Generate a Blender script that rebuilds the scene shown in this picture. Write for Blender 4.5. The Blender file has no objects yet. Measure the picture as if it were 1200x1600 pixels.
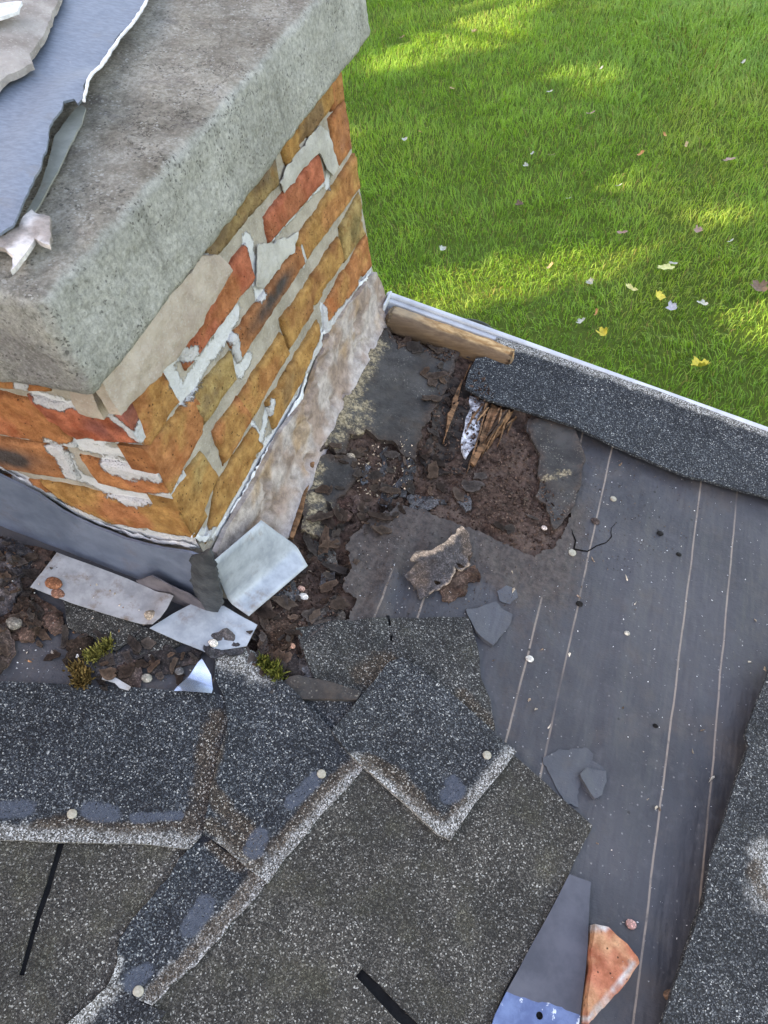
import bpy, bmesh, math, random
import numpy as np
from mathutils import Vector, Matrix
from mathutils.geometry import delaunay_2d_cdt
random.seed(7); RNG = np.random.default_rng(11)
scene = bpy.context.scene
COL = scene.collection

# ------------------------------------------------------------------ camera
FPX = 1200.0                                            # focal length for a 1200 px wide frame
def _n(v): return v/np.linalg.norm(v)
_down = _n(np.array([214., 943., FPX]))                 # direction of gravity in the camera
_Y = _n(np.array([700., -1684., FPX])); _Y = _n(_Y-_down*np.dot(_Y, _down))
_Z = -_down; _X = np.cross(_Y, _Z)
RC = np.array([_X, _Y, _Z])                             # world = RC @ (right, down, forward)
cam = bpy.data.cameras.new('camera'); camo = bpy.data.objects.new('camera', cam); COL.objects.link(camo)
cam.sensor_fit = 'HORIZONTAL'; cam.sensor_width = 36; cam.lens = 36
cam.clip_start = .02; cam.clip_end = 500
r_, u_, b_ = RC@np.array([1., 0, 0]), RC@np.array([0, -1., 0]), RC@np.array([0, 0, -1.])
camo.matrix_world = Matrix([[r_[i], u_[i], b_[i], 0] for i in range(3)]+[[0, 0, 0, 1]])
scene.camera = camo
scene.render.resolution_x, scene.render.resolution_y = 768, 1024

# ------------------------------------------------------------------ light
SUN_EL = math.radians(25); SDIR = np.array([-.87, -.49, 0]); SDIR /= np.linalg.norm(SDIR)   # towards the sun
TOSUN = np.array([SDIR[0]*math.cos(SUN_EL), SDIR[1]*math.cos(SUN_EL), math.sin(SUN_EL)])
w = bpy.data.worlds.new('World'); scene.world = w; w.use_nodes = True
sky = w.node_tree.nodes.new('ShaderNodeTexSky'); sky.sky_type = 'NISHITA'; sky.sun_disc = False
sky.sun_elevation = SUN_EL; sky.sun_rotation = math.atan2(TOSUN[0], TOSUN[1]); sky.dust_density = 2.5; sky.ozone_density = .6
bg = w.node_tree.nodes['Background']; bg.inputs[1].default_value = .15
w.node_tree.links.new(sky.outputs[0], bg.inputs[0])
sl = bpy.data.lights.new('sun', 'SUN'); sl.energy = 2.1; sl.angle = math.radians(.5); sl.color = (1, .88, .66)
so = bpy.data.objects.new('sun', sl); COL.objects.link(so); so.location = tuple(TOSUN*30)
so.rotation_euler = Vector(tuple(TOSUN)).to_track_quat('Z', 'Y').to_euler()
scene.view_settings.view_transform = 'Standard'; scene.view_settings.look = 'None'
scene.view_settings.gamma = 1; scene.view_settings.exposure = 2.75
scene.view_settings.use_white_balance = True; scene.view_settings.white_balance_temperature = 8600; scene.view_settings.white_balance_tint = 18

# ------------------------------------------------------------------ numbers of the place
PITCH = math.tan(math.radians(17.6)); NR = _n(np.array([PITCH, 0, 1.]))
X0, Z0 = -.439, -.775                                    # chimney's right face meets the roof here
YF = .369; YB = .943; GZ = -2.6                          # front face, far face, lawn
def ray(px, py): return RC@np.array([(px-600)/FPX, (py-800)/FPX, 1.])
def hit(q, nrm, p0):
    d = ray(*q); return d*(np.dot(nrm, p0)/np.dot(nrm, d))
class Roof:
    n = NR
    def P(s, uv, h):
        uv = np.atleast_2d(uv); h = np.broadcast_to(h, len(uv))
        b = np.stack([uv[:, 0], uv[:, 1], Z0-PITCH*(uv[:, 0]-X0)], 1)
        return b+NR[None]*h[:, None]
    def at(s, pts, h=0.):
        o = np.array([X0, 0, Z0])+NR*h
        return np.array([(hit(q, NR, o)-NR*h)[:2] for q in pts])
class Right:
    def P(s, uv, h):
        uv = np.atleast_2d(uv); h = np.broadcast_to(h, len(uv)); return np.stack([X0+h, uv[:, 0], uv[:, 1]], 1)
    def at(s, pts, h=0.): return np.array([hit(q, np.array([1., 0, 0]), np.array([X0+h, 0, 0]))[1:] for q in pts])
class Front:
    def P(s, uv, h):
        uv = np.atleast_2d(uv); h = np.broadcast_to(h, len(uv)); return np.stack([uv[:, 0], YF-h, uv[:, 1]], 1)
    def at(s, pts, h=0.): return np.array([hit(q, np.array([0, 1., 0]), np.array([0, YF-h, 0]))[[0, 2]] for q in pts])
ROOF, RIGHT, FRONT = Roof(), Right(), Front()

# ------------------------------------------------------------------ noise
def vnoise(p, seed=0):
    p = np.asarray(p, float); i = np.floor(p).astype(np.int64); f = p-i; f = f*f*(3-2*f)
    def hsh(a, b, c):
        h = (a*374761393+b*668265263+c*2147483647+seed*974634777) & 0xffffffff
        h = ((h ^ (h >> 13))*1274126177) & 0xffffffff; h = h ^ (h >> 16); return (h & 0xffff)/65535.
    r = 0
    for dx in (0, 1):
        for dy in (0, 1):
            for dz in (0, 1):
                wgt = (f[:, 0] if dx else 1-f[:, 0])*(f[:, 1] if dy else 1-f[:, 1])*(f[:, 2] if dz else 1-f[:, 2])
                r = r+wgt*hsh(i[:, 0]+dx, i[:, 1]+dy, i[:, 2]+dz)
    return r*2-1
def fbm(p, scale, octv=4, seed=0, gain=.5):
    p = np.asarray(p, float)
    if p.shape[1] == 2: p = np.concatenate([p, np.zeros((len(p), 1))+.37], 1)
    a, s, r = 1., scale, 0.
    for k in range(octv): r = r+a*vnoise(p*s+k*17.3, seed+k); a *= gain; s *= 2.03
    return r/1.6
def sstep(a, b, x): t = np.clip((x-a)/(b-a), 0, 1); return t*t*(3-2*t)

# ------------------------------------------------------------------ objects
ORG = {}
def tag(o, label=None, cat=None, group=None, kind=None):
    if label: o['label'] = label
    if cat: o['category'] = cat
    if group: o['group'] = group
    if kind: o['kind'] = kind
    return o
def thing(name, label, cat, loc, group=None):
    o = bpy.data.objects.new(name, None); COL.objects.link(o); o.empty_display_size = .05
    o.location = tuple(loc); ORG[o.name] = np.array(loc, float)
    return tag(o, label, cat, group)
def obj(name, V, F, mat, parent=None, smooth=True, attrs=None, cols=None, loc=None):
    V = np.asarray(V, float)
    org = ORG[parent.name] if parent is not None else (np.asarray(loc, float) if loc is not None else V.mean(0)*1.0)
    me = bpy.data.meshes.new(name)
    if isinstance(F, np.ndarray):
        n, k = F.shape
        me.vertices.add(len(V)); me.vertices.foreach_set('co', (V-org).ravel())
        me.loops.add(n*k); me.loops.foreach_set('vertex_index', F.ravel().astype(np.int32))
        me.polygons.add(n); me.polygons.foreach_set('loop_start', np.arange(0, n*k, k, dtype=np.int32))
        me.update(calc_edges=True)
    else:
        me.from_pydata([tuple(v) for v in (V-org)], [], F)
    me.polygons.foreach_set('use_smooth', [smooth]*len(me.polygons))
    for k_, a in (attrs or {}).items():
        at = me.attributes.new(k_, 'FLOAT', 'POINT'); at.data.foreach_set('value', np.asarray(a, np.float32))
    if cols is not None:
        at = me.attributes.new('col', 'FLOAT_COLOR', 'POINT')
        at.data.foreach_set('color', np.concatenate([cols, np.ones((len(cols), 1))], 1).astype(np.float32).ravel())
    me.validate(); me.update()
    o = bpy.data.objects.new(name, me); COL.objects.link(o); me.materials.append(mat)
    if parent is not None: o.parent = parent
    else: o.location = tuple(org)
    ORG[o.name] = org
    return o

# ------------------------------------------------------------------ materials
class NT:
    def __init__(s, name, rough=.8, spec=.3, metal=0.):
        s.m = bpy.data.materials.new(name); s.m.use_nodes = True; s.t = s.m.node_tree; s.b = s.t.nodes['Principled BSDF']
        s.b.inputs['Roughness'].default_value = rough; s.b.inputs['Specular IOR Level'].default_value = spec
        s.b.inputs['Metallic'].default_value = metal
        g = s.t.nodes.new('ShaderNodeNewGeometry'); s.P = g.outputs['Position']; s.N = g.outputs['Normal']
    def link(s, a, b):
        if hasattr(a, 'is_output') or hasattr(a, 'links'): s.t.links.new(a, b)
        else:
            if b.type == 'RGBA' and not hasattr(a, '__len__'): a = (a, a, a, 1)
            if b.type == 'RGBA' and len(a) == 3: a = (*a, 1)
            b.default_value = a
    def node(s, t, **k):
        n = s.t.nodes.new(t)
        for a, v in k.items(): setattr(n, a, v)
        return n
    def noise(s, scale, det=4, rough=.55, vec=None, color=False):
        n = s.node('ShaderNodeTexNoise'); n.inputs['Scale'].default_value = scale; n.inputs['Detail'].default_value = det
        n.inputs['Roughness'].default_value = rough; s.link(vec if vec is not None else s.P, n.inputs['Vector']); return n.outputs['Color' if color else 'Fac']
    def voro(s, scale, out='Color', vec=None, feature='F1'):
        n = s.node('ShaderNodeTexVoronoi', feature=feature); n.inputs['Scale'].default_value = scale
        s.link(vec if vec is not None else s.P, n.inputs['Vector']); return n.outputs[out]
    def sep(s, c, i=0):
        n = s.node('ShaderNodeSeparateXYZ'); s.link(c, n.inputs[0]); return n.outputs[i]
    def ramp(s, fac, stops, const=False):
        n = s.node('ShaderNodeValToRGB'); cr = n.color_ramp
        if const: cr.interpolation = 'CONSTANT'
        while len(cr.elements) < len(stops): cr.elements.new(.5)
        for e, (p, c) in zip(cr.elements, stops):
            e.position = p; e.color = (*c, 1) if hasattr(c, '__len__') else (c, c, c, 1)
        s.link(fac, n.inputs[0]); return n.outputs[0]
    def mix(s, f, a, b, mode='MIX'):
        n = s.node('ShaderNodeMix', data_type='RGBA', blend_type=mode)
        s.link(f, n.inputs[0]); s.link(a, n.inputs[6]); s.link(b, n.inputs[7]); return n.outputs[2]
    def math(s, op, a, b=0., c=None):
        n = s.node('ShaderNodeMath', operation=op); s.link(a, n.inputs[0]); s.link(b, n.inputs[1])
        if c is not None: s.link(c, n.inputs[2])
        return n.outputs[0]
    def step(s, x, a, b):
        n = s.node('ShaderNodeMapRange', interpolation_type='SMOOTHSTEP'); s.link(x, n.inputs[0])
        n.inputs[1].default_value = a; n.inputs[2].default_value = b; return n.outputs[0]
    def attr(s, name, fac=True):
        n = s.node('ShaderNodeAttribute', attribute_name=name); return n.outputs['Fac' if fac else 'Color']
    def scaled(s, sx, sy, sz, rot=(0, 0, 0)):
        n = s.node('ShaderNodeMapping'); s.link(s.P, n.inputs[0]); n.inputs['Scale'].default_value = (sx, sy, sz); n.inputs['Rotation'].default_value = rot
        return n.outputs[0]
    def bump(s, h, strength=.5, dist=.002, normal=None):
        n = s.node('ShaderNodeBump'); n.inputs['Strength'].default_value = strength; n.inputs['Distance'].default_value = dist
        s.link(h, n.inputs['Height'])
        if normal is not None: s.link(normal, n.inputs['Normal'])
        return n.outputs[0]
    def done(s, col, normal=None, rough=None):
        s.link(col, s.b.inputs['Base Color'])
        if normal is not None: s.link(normal, s.b.inputs['Normal'])
        if rough is not None: s.link(rough, s.b.inputs['Roughness'])
        return s.m

def mat_shingle():
    s = NT('granule_shingle', .85, .3)
    jit = s.node('ShaderNodeVectorMath', operation='ADD')
    nz = s.node('ShaderNodeVectorMath', operation='SCALE'); s.link(s.noise(300, 1, color=True), nz.inputs[0]); nz.inputs['Scale'].default_value = .0022
    s.link(s.P, jit.inputs[0]); s.link(nz.outputs[0], jit.inputs[1])
    c1 = s.sep(s.voro(820, vec=jit.outputs[0])); c2 = s.sep(s.voro(900, vec=jit.outputs[0]), 1)
    fresh = s.ramp(c1, [(0, (.010, .012, .016)), (.38, (.020, .024, .031)), (.64, (.042, .050, .062)), (.82, (.092, .105, .12)), (.92, (.17, .182, .19)), (.975, (.38, .395, .395))], True)
    old = s.ramp(c1, [(0, (.024, .0225, .021)), (.40, (.044, .0415, .038)), (.68, (.078, .074, .068)), (.84, (.14, .135, .125)), (.955, (.36, .355, .335))], True)
    oldn = s.mix(s.step(s.noise(22, 4, .6), .45, .75), old, s.ramp(c2, [(0, (.030, .028, .021)), (.55, (.066, .062, .047)), (.9, (.19, .185, .15))], True))
    col = s.mix(s.attr('old'), fresh, oldn)
    m1 = s.noise(16, 6, .7); m2 = s.noise(75, 5, .7)
    col = s.mix(s.step(m1, .35, .7), s.mix(1., col, (.74, .73, .72), 'MULTIPLY'), s.mix(1., col, (1.3, 1.26, 1.2), 'MULTIPLY'))
    col = s.mix(s.math('MULTIPLY', s.step(m2, .56, .72), .45), col, s.mix(s.attr('old'), (.036, .036, .038), (.05, .045, .036)))
    wn = s.math('ADD', s.attr('wear'), s.math('MULTIPLY', s.math('SUBTRACT', s.noise(70, 5, .7), .5), 1.5))
    worn = s.ramp(c2, [(0, (.05, .046, .04)), (.25, (.13, .12, .105)), (.5, (.27, .26, .245)), (.75, (.50, .49, .47)), (.9, (.72, .71, .69))], True)
    col = s.mix(s.math('MULTIPLY', s.step(wn, .25, 1.0), .85), col, worn)
    bn = s.math('ADD', s.attr('brown'), s.math('MULTIPLY', s.math('SUBTRACT', s.noise(60, 5, .7), .5), 1.6))
    col = s.mix(s.math('MULTIPLY', s.step(bn, .3, 1.0), .75), col, s.ramp(c1, [(0, (.026, .018, .012)), (.45, (.055, .038, .026)), (.75, (.13, .095, .066)), (.92, (.40, .36, .31))], True))
    tn = s.math('ADD', s.attr('tar'), s.math('MULTIPLY', s.math('SUBTRACT', s.noise(140, 4), .5), .8))
    tf = s.math('MULTIPLY', s.step(tn, .3, .75), s.step(c2, .99, .86))
    col = s.mix(s.math('MULTIPLY', tf, .85), col, s.mix(s.noise(260, 4, .7), (.036, .044, .060), (.098, .115, .15)))
    bmp = s.bump(s.voro(820, 'Distance', jit.outputs[0]), .8, .0012, s.bump(s.noise(35, 3), .35, .004))
    return s.done(col, bmp)
def mat_felt(lines=True):
    s = NT('roofing_felt', .55, .4)
    n1, n2 = s.noise(5, 5, .6), s.noise(60, 4, .6)
    col = s.mix(s.step(n1, .3, .7), (.031, .031, .037) if lines else (.050, .053, .062), (.058, .057, .065) if lines else (.080, .084, .098))
    col = s.mix(s.math('MULTIPLY', s.step(s.noise(9, 5, .65), .52, .72), .55), col, (.085, .068, .058))
    col = s.mix(s.math('MULTIPLY', s.step(n2, .5, .8), .35), col, (.11, .112, .122))
    streak = s.noise(6, 4, .6, s.scaled(10, .7, 10))
    col = s.mix(s.math('MULTIPLY', s.step(streak, .5, .75), .14), col, (.11, .10, .095))
    dn = s.math('ADD', s.attr('dirt'), s.math('MULTIPLY', s.math('SUBTRACT', s.noise(45, 7, .75), .5), 1.5))
    col = s.mix(s.math('MULTIPLY', s.step(dn, .3, 1.05), .92), col, s.mix(s.step(s.noise(130, 5, .7), .3, .7), (.026, .018, .015), (.085, .062, .052)))
    X = s.sep(s.P, 0)
    xo = s.math('ADD', X, s.math('MULTIPLY', s.math('SUBTRACT', s.noise(14, 2), .5), .0035))
    ln = None
    for u0 in ((-.420, -.278, -.231, -.0925, -.0465, .089, .1425, .2775, .323) if lines else (9.,)):
        d = s.math('ABSOLUTE', s.math('SUBTRACT', xo, u0)); m = s.step(d, .0015, .0007)
        ln = m if ln is None else s.math('MAXIMUM', ln, m)
    br = s.step(s.noise(120, 3), .15, .45)
    fade = s.step(s.noise(7, 3, .6, s.scaled(2, 1, 2)), .28, .5)
    col = s.mix(s.math('MULTIPLY', s.math('MULTIPLY', ln, br), s.math('MULTIPLY', s.math('MULTIPLY', fade, s.step(dn, .95, .45)), .72)), col, (.30, .235, .19))
    sp = s.sep(s.voro(330)); vd = s.voro(330, 'Distance')
    dot = s.math('MULTIPLY', s.step(sp, .965, .975), s.step(vd, .45, .3))
    dot = s.math('MULTIPLY', dot, s.step(s.noise(11, 3), .42, .6))
    col = s.mix(s.math('MULTIPLY', dot, .45), col, (.30, .29, .28))
    st = s.noise(26, 7, .75); col = s.mix(s.math('MULTIPLY', s.step(st, .5, .7), .5), col, s.mix(s.noise(7, 2), (.035, .031, .031), (.098, .088, .082)))
    tarsp = s.math('MULTIPLY', s.step(s.voro(34, 'Distance'), .09, .05), s.step(s.sep(s.voro(34)), .7, .72)); col = s.mix(s.math('MULTIPLY', tarsp, .85), col, (.016, .015, .015))
    return s.done(col, s.bump(s.noise(500, 3, .7, s.scaled(.35, 1, 1, (0, 0, .4))), .5, .001, s.bump(s.noise(28, 6, .65), .6, .005, s.bump(s.noise(9, 3, .6, s.scaled(3, .6, 3)), .5, .012))), s.ramp(n2, [(.3, .45), (.8, .72)]))
def mat_weathered_felt():
    s = NT('weathered_felt', .75, .3)
    col = s.mix(s.step(s.noise(30, 5, .65), .3, .7), (.027, .025, .025), (.072, .067, .064))
    col = s.mix(s.math('MULTIPLY', s.step(s.noise(17, 5, .6), .5, .75), .7), col, (.075, .055, .042))
    en = s.math('ADD', s.attr('rim'), s.math('MULTIPLY', s.math('SUBTRACT', s.noise(60, 7, .75), .5), 2.2)); col = s.mix(s.math('MULTIPLY', s.step(en, .3, 1.1), .9), col, s.mix(s.step(s.noise(150, 5, .7), .3, .7), (.024, .016, .013), (.095, .064, .05)))
    ln = s.math('ADD', s.attr('lichen'), s.math('MULTIPLY', s.math('SUBTRACT', s.noise(85, 8, .85), .5), 4.2))
    col = s.mix(s.math('MULTIPLY', s.step(ln, .65, 1.25), s.step(s.attr('lichen'), .02, .3)), col, s.mix(s.step(s.noise(240, 4), .3, .7), (.13, .10, .06), (.46, .37, .24)))
    sp = s.sep(s.voro(700)); col = s.mix(s.math('MULTIPLY', s.math('MULTIPLY', s.step(sp, .93, .97), s.step(s.noise(25, 4), .45, .65)), .7), col, (.26, .24, .2))
    return s.done(col, s.bump(s.noise(180, 5, .7), .8, .003, s.bump(s.noise(40, 4), .5, .006)))
def mat_rot():
    s = NT('rotted_wood', .95, .1)
    col = s.mix(s.step(s.noise(120, 6, .7), .3, .7), (.026, .017, .013), (.135, .083, .066))
    col = s.mix(s.math('MULTIPLY', s.step(s.noise(14, 5, .6), .45, .7), .7), col, (.155, .108, .09))
    sp = s.sep(s.voro(620)); col = s.mix(s.math('MULTIPLY', s.step(sp, .95, .97), .6), col, (.2, .15, .12))
    return s.done(col, s.bump(s.noise(330, 5, .75), 1, .003, s.bump(s.voro(160, 'Distance'), .6, .004)))
def mat_vcol(name, rough=.85, spec=.25, n1=90, amt=.35, bs=300, bd=.002, bstr=.6, gran=False):
    s = NT(name, rough, spec); c = s.attr('col', False)
    if gran: c = s.mix(s.math('MULTIPLY', s.step(s.sep(s.voro(650)), .55, 1.0), .45), c, s.mix(1., c, (3.4, 3.3, 3.3), 'MULTIPLY'))
    n = s.noise(n1, 6, .7); col = s.mix(s.step(n, .25, .75), s.mix(1., c, (1-amt,)*3, 'MULTIPLY'), s.mix(1., c, (1+amt*.8,)*3, 'MULTIPLY'))
    return s.done(col, s.bump(s.noise(bs, 5, .7), bstr, bd))
def seal(s, col):
    v = s.math('ADD', s.math('MULTIPLY', s.attr('seal'), 1.25), s.math('ADD', s.math('MULTIPLY', s.math('SUBTRACT', s.noise(48, 5, .7), .5), 1.3), s.math('MULTIPLY', s.math('SUBTRACT', s.noise(210, 5, .75), .5), .9)))
    f = s.math('MULTIPLY', s.step(v, .62, .78), s.step(s.attr('seal'), .01, .12))
    s.sealf = f
    return s.mix(s.math('MULTIPLY', f, .92), col, s.mix(s.noise(90, 4), (.50, .50, .51), (.74, .75, .77)))
def mat_brick():
    s = NT('clay_brick', .85, .2); c = s.attr('col', False)
    n = s.noise(55, 6, .7); col = s.mix(s.step(n, .25, .8), s.mix(1., c, (.52, .42, .37), 'MULTIPLY'), s.mix(1., c, (1.24, 1.3, 1.38), 'MULTIPLY'))
    col = s.mix(s.math('MULTIPLY', s.step(s.noise(24, 6, .7), .55, .75), .5), col, s.mix(1., c, (.85, .50, .42), 'MULTIPLY'))
    col = s.mix(s.math('MULTIPLY', s.step(s.noise(170, 5, .8), .58, .7), .45), col, (.14, .085, .05))
    pit = s.step(s.voro(170, 'Distance'), .2, .1); pit = s.math('MULTIPLY', pit, s.step(s.sep(s.voro(170)), .74, .8)); pit = s.math('MAXIMUM', pit, s.math('MULTIPLY', s.step(s.noise(300, 4, .7), .66, .72), .7))
    col = s.mix(s.math('MULTIPLY', pit, .85), col, (.05, .03, .02))
    wsh = s.math('MULTIPLY', s.step(s.noise(130, 6, .8), .68, .76), .6)
    col = s.mix(wsh, col, (.55, .47, .40))
    col = seal(s, col)
    h = s.math('SUBTRACT', s.noise(240, 6, .75), s.math('MULTIPLY', pit, .8)); h = s.math('ADD', h, s.math('MULTIPLY', s.sealf, s.math('ADD', .7, s.math('MULTIPLY', s.noise(70, 5, .7), 1.6))))
    return s.done(col, s.bump(h, 1., .003, s.bump(s.noise(60, 5, .7), .6, .005)))
def mat_mortar(name, a, b, dark=(.16, .15, .13), sealed=False):
    s = NT(name, .95, .1)
    col = s.mix(s.step(s.noise(26, 5, .65), .3, .7), a, b)
    col = s.mix(s.math('MULTIPLY', s.step(s.noise(70, 6, .75), .55, .75), .6), col, dark)
    sp = s.sep(s.voro(600)); col = s.mix(s.math('MULTIPLY', s.step(sp, .85, .95), .35), col, (.5, .48, .44))
    hh = s.noise(260, 6, .75)
    if sealed: col = seal(s, col); hh = s.math('ADD', hh, s.math('MULTIPLY', s.sealf, s.math('ADD', .7, s.math('MULTIPLY', s.noise(70, 5, .7), 1.6))))
    return s.done(col, s.bump(hh, .8, .003, s.bump(s.noise(50, 5, .7), .5, .006)))
def mat_concrete():
    s = NT('weathered_concrete', .92, .15)
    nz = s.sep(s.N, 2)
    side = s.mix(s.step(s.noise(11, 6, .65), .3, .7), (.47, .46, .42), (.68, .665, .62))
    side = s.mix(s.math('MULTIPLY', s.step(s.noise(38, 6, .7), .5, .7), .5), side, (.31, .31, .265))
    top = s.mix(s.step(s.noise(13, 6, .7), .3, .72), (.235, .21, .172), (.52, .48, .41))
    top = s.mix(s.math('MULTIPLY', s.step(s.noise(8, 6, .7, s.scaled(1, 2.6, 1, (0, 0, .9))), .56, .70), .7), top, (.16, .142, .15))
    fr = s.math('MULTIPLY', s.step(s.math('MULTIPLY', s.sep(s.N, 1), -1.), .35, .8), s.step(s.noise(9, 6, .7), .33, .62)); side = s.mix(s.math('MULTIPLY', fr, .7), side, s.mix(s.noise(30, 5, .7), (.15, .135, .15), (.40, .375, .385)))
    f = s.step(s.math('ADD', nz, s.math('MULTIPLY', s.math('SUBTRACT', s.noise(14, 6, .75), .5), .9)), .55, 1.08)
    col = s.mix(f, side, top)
    col = s.mix(s.step(s.noise(210, 6, .8), .3, .72), s.mix(1., col, (.62, .62, .60), 'MULTIPLY'), s.mix(1., col, (1.28, 1.28, 1.28), 'MULTIPLY'))
    col = s.mix(s.math('MULTIPLY', s.step(s.noise(65, 7, .8), .57, .75), .55), col, (.52, .53, .52))
    col = s.mix(s.math('MULTIPLY', s.step(s.noise(420, 4, .7), .62, .72), .6), col, (.6, .6, .58))
    col = s.mix(s.math('MULTIPLY', s.step(s.noise(34, 7, .8, s.scaled(1, 1, 1.01)), .60, .74), .5), col, (.15, .147, .14))
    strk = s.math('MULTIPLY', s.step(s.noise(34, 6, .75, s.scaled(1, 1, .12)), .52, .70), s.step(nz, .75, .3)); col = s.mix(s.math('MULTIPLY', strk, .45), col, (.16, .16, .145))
    crack = s.step(s.voro(7.5, 'Distance', s.mix(.06, s.P, s.noise(30, 5, .7, color=True)), 'DISTANCE_TO_EDGE'), .006, .0015); crack = s.math('MULTIPLY', crack, s.step(s.noise(6, 3), .52, .6)); col = s.mix(s.math('MULTIPLY', crack, .75), col, (.05, .047, .043))
    gr = s.sep(s.voro(520)); gr2 = s.math('MULTIPLY', s.step(gr, .90, .94), s.step(s.noise(33, 5, .7), .42, .6)); col = s.mix(s.math('MULTIPLY', gr2, .7), col, (.62, .61, .57))
    gd = s.math('MULTIPLY', s.step(gr, .12, .08), s.step(s.noise(27, 5, .7), .45, .6)); col = s.mix(s.math('MULTIPLY', gd, .7), col, (.08, .075, .07))
    lich = s.step(s.noise(42, 7, .8), .70, .76); col = s.mix(s.math('MULTIPLY', lich, .6), col, (.33, .35, .20))
    return s.done(col, s.bump(s.noise(300, 6, .8), 1., .005, s.bump(s.noise(55, 6, .7), .9, .009)))
def mat_metal(name, c1, c2, rough, metal, dirt=(.16, .12, .09), damt=.5, sc=(1, 1, 1), rot=(0, 0, 0), n=40):
    s = NT(name, rough, .5, metal)
    v = s.scaled(*sc, rot)
    col = s.mix(s.step(s.noise(n, 5, .65, v), .3, .7), c1, c2)
    d = s.step(s.noise(24, 6, .75), .52, .72)
    col = s.mix(s.math('MULTIPLY', d, damt), col, dirt)
    fl = s.math('MULTIPLY', s.step(s.noise(330, 3), .70, .76), s.step(s.noise(20, 3), .45, .6))
    col = s.mix(s.math('MULTIPLY', fl, .6), col, (.55, .55, .55))
    rg = s.math('ADD', s.math('MULTIPLY', d, .25), rough)
    return s.done(col, s.bump(s.noise(180, 4, .6, v), .06, .001, s.bump(s.noise(14, 2), .12, .004)), rg)
def mat_wood(name, a, b, ang=0., under=False):
    s = NT(name, .75, .25)
    v = s.scaled(.12, 1, 1, (0, 0, ang))
    g = s.noise(140, 5, .65, v)
    col = s.mix(s.step(g, .35, .7), a, b)
    col = s.mix(s.math('MULTIPLY', s.step(s.noise(28, 5, .7), .5, .72), .7), col, tuple(x*.3 for x in a))
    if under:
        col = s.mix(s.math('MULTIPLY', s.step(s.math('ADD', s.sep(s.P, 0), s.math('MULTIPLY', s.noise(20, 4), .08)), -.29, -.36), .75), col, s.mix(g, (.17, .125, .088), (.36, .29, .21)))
        col = s.mix(s.math('MULTIPLY', s.step(s.math('ADD', s.sep(s.P, 1), s.math('MULTIPLY', s.noise(26, 5, .7), .014)), .9300, .9215), .88), col, s.mix(g, (.055, .034, .022), (.17, .105, .066)))  # near lower side darkened in the colour, shade and rot stain together
    return s.done(col, s.bump(g, .6, .002))
def mat_plain(name, a, b, rough=.7, n=60, spec=.3, bd=.001):
    s = NT(name, rough, spec)
    return s.done(s.mix(s.step(s.noise(n, 4, .6), .35, .65), a, b), s.bump(s.noise(n*4, 3), .4, bd))
def mat_grass():
    s = NT('grass_blades', .6, .35)
    c = s.attr('col', False); s.link(c, s.b.inputs['Base Color'])
    tr = s.node('ShaderNodeBsdfTranslucent'); s.link(s.mix(1., c, (1.3, 1.35, .5), 'MULTIPLY'), tr.inputs[0])
    mx = s.node('ShaderNodeMixShader'); mx.inputs[0].default_value = .42
    s.t.links.new(s.b.outputs[0], mx.inputs[1]); s.t.links.new(tr.outputs[0], mx.inputs[2])
    s.t.links.new(mx.outputs[0], s.t.nodes['Material Output'].inputs[0]); return s.m

M_SH, M_FELT, M_WF, M_ROT, M_BRICK = mat_shingle(), mat_felt(), mat_weathered_felt(), mat_rot(), mat_brick()
M_FELT2 = mat_felt(False)
M_MORT = mat_mortar('mortar', (.29, .255, .21), (.45, .40, .34), sealed=True)
M_PATCH = mat_mortar('grey_patch_mortar', (.36, .34, .31), (.54, .52, .485), (.26, .25, .23))
M_TAN = mat_mortar('tan_bedding_mortar', (.36, .285, .235), (.52, .44, .375), (.27, .22, .185))
M_PINK = mat_vcol('pink_render', .9, .15, 60, .42, 160, .004, 1.)
M_CAULK = mat_plain('white_sealant', (.52, .53, .55), (.74, .75, .78), .6, 90, .35, .003)
M_CONC = mat_concrete()
M_VC = mat_vcol('rubble', .95, .12, 110, .45, 260, .004, .9, True)
M_BLUEMETAL = mat_metal('grey_cover_sheet', (.115, .145, .19), (.175, .21, .265), .5, .25, (.22, .22, .225), .6, (1, 3, 1), (0, 0, .6), 120)
M_LEAD = mat_metal('dark_lead_flashing', (.105, .13, .18), (.16, .19, .25), .38, .15, (.15, .14, .165), .6)
M_ALU = mat_metal('aluminium', (.27, .275, .285), (.45, .455, .47), .55, .2, (.20, .14, .10), .9)
M_ALU2 = mat_metal('clean_aluminium', (.27, .30, .34), (.43, .465, .51), .55, .2, (.24, .19, .165), .8)
M_MIRROR = mat_metal('bright_metal', (.45, .55, .72), (.65, .72, .85), .22, .9, (.25, .22, .2), .3)
M_TAR = mat_plain('black_tar', (.026, .029, .033), (.06, .065, .07), .6, 50, .4, .003)
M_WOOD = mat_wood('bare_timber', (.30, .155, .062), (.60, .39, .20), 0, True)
M_SPLINT = mat_wood('splintered_wood', (.085, .042, .019), (.31, .155, .078), math.radians(65))
M_PAINT = mat_plain('flaking_white_paint', (.14, .13, .14), (.72, .72, .76), .7, 110, .3, .003)
M_WHITE = mat_plain('white_painted_trim', (.40, .42, .46), (.54, .56, .60), .5, 20)
M_NAIL = mat_metal('galvanised_nail', (.27, .24, .18), (.42, .385, .31), .55, .25, (.18, .11, .06), .85, (1, 1, 1), (0, 0, 0), 300)
M_GRASS = mat_grass()
M_LEAF = mat_vcol('fallen_leaf', .6, .3, 60, .3, 120, .002, .3)
M_FLK = mat_vcol('torn_flakes', .95, .08, 110, .5, 300, .003, .8)
M_PALE = mat_vcol('pale_membrane', .8, .2, 80, .4, 200, .003, .6)
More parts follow.
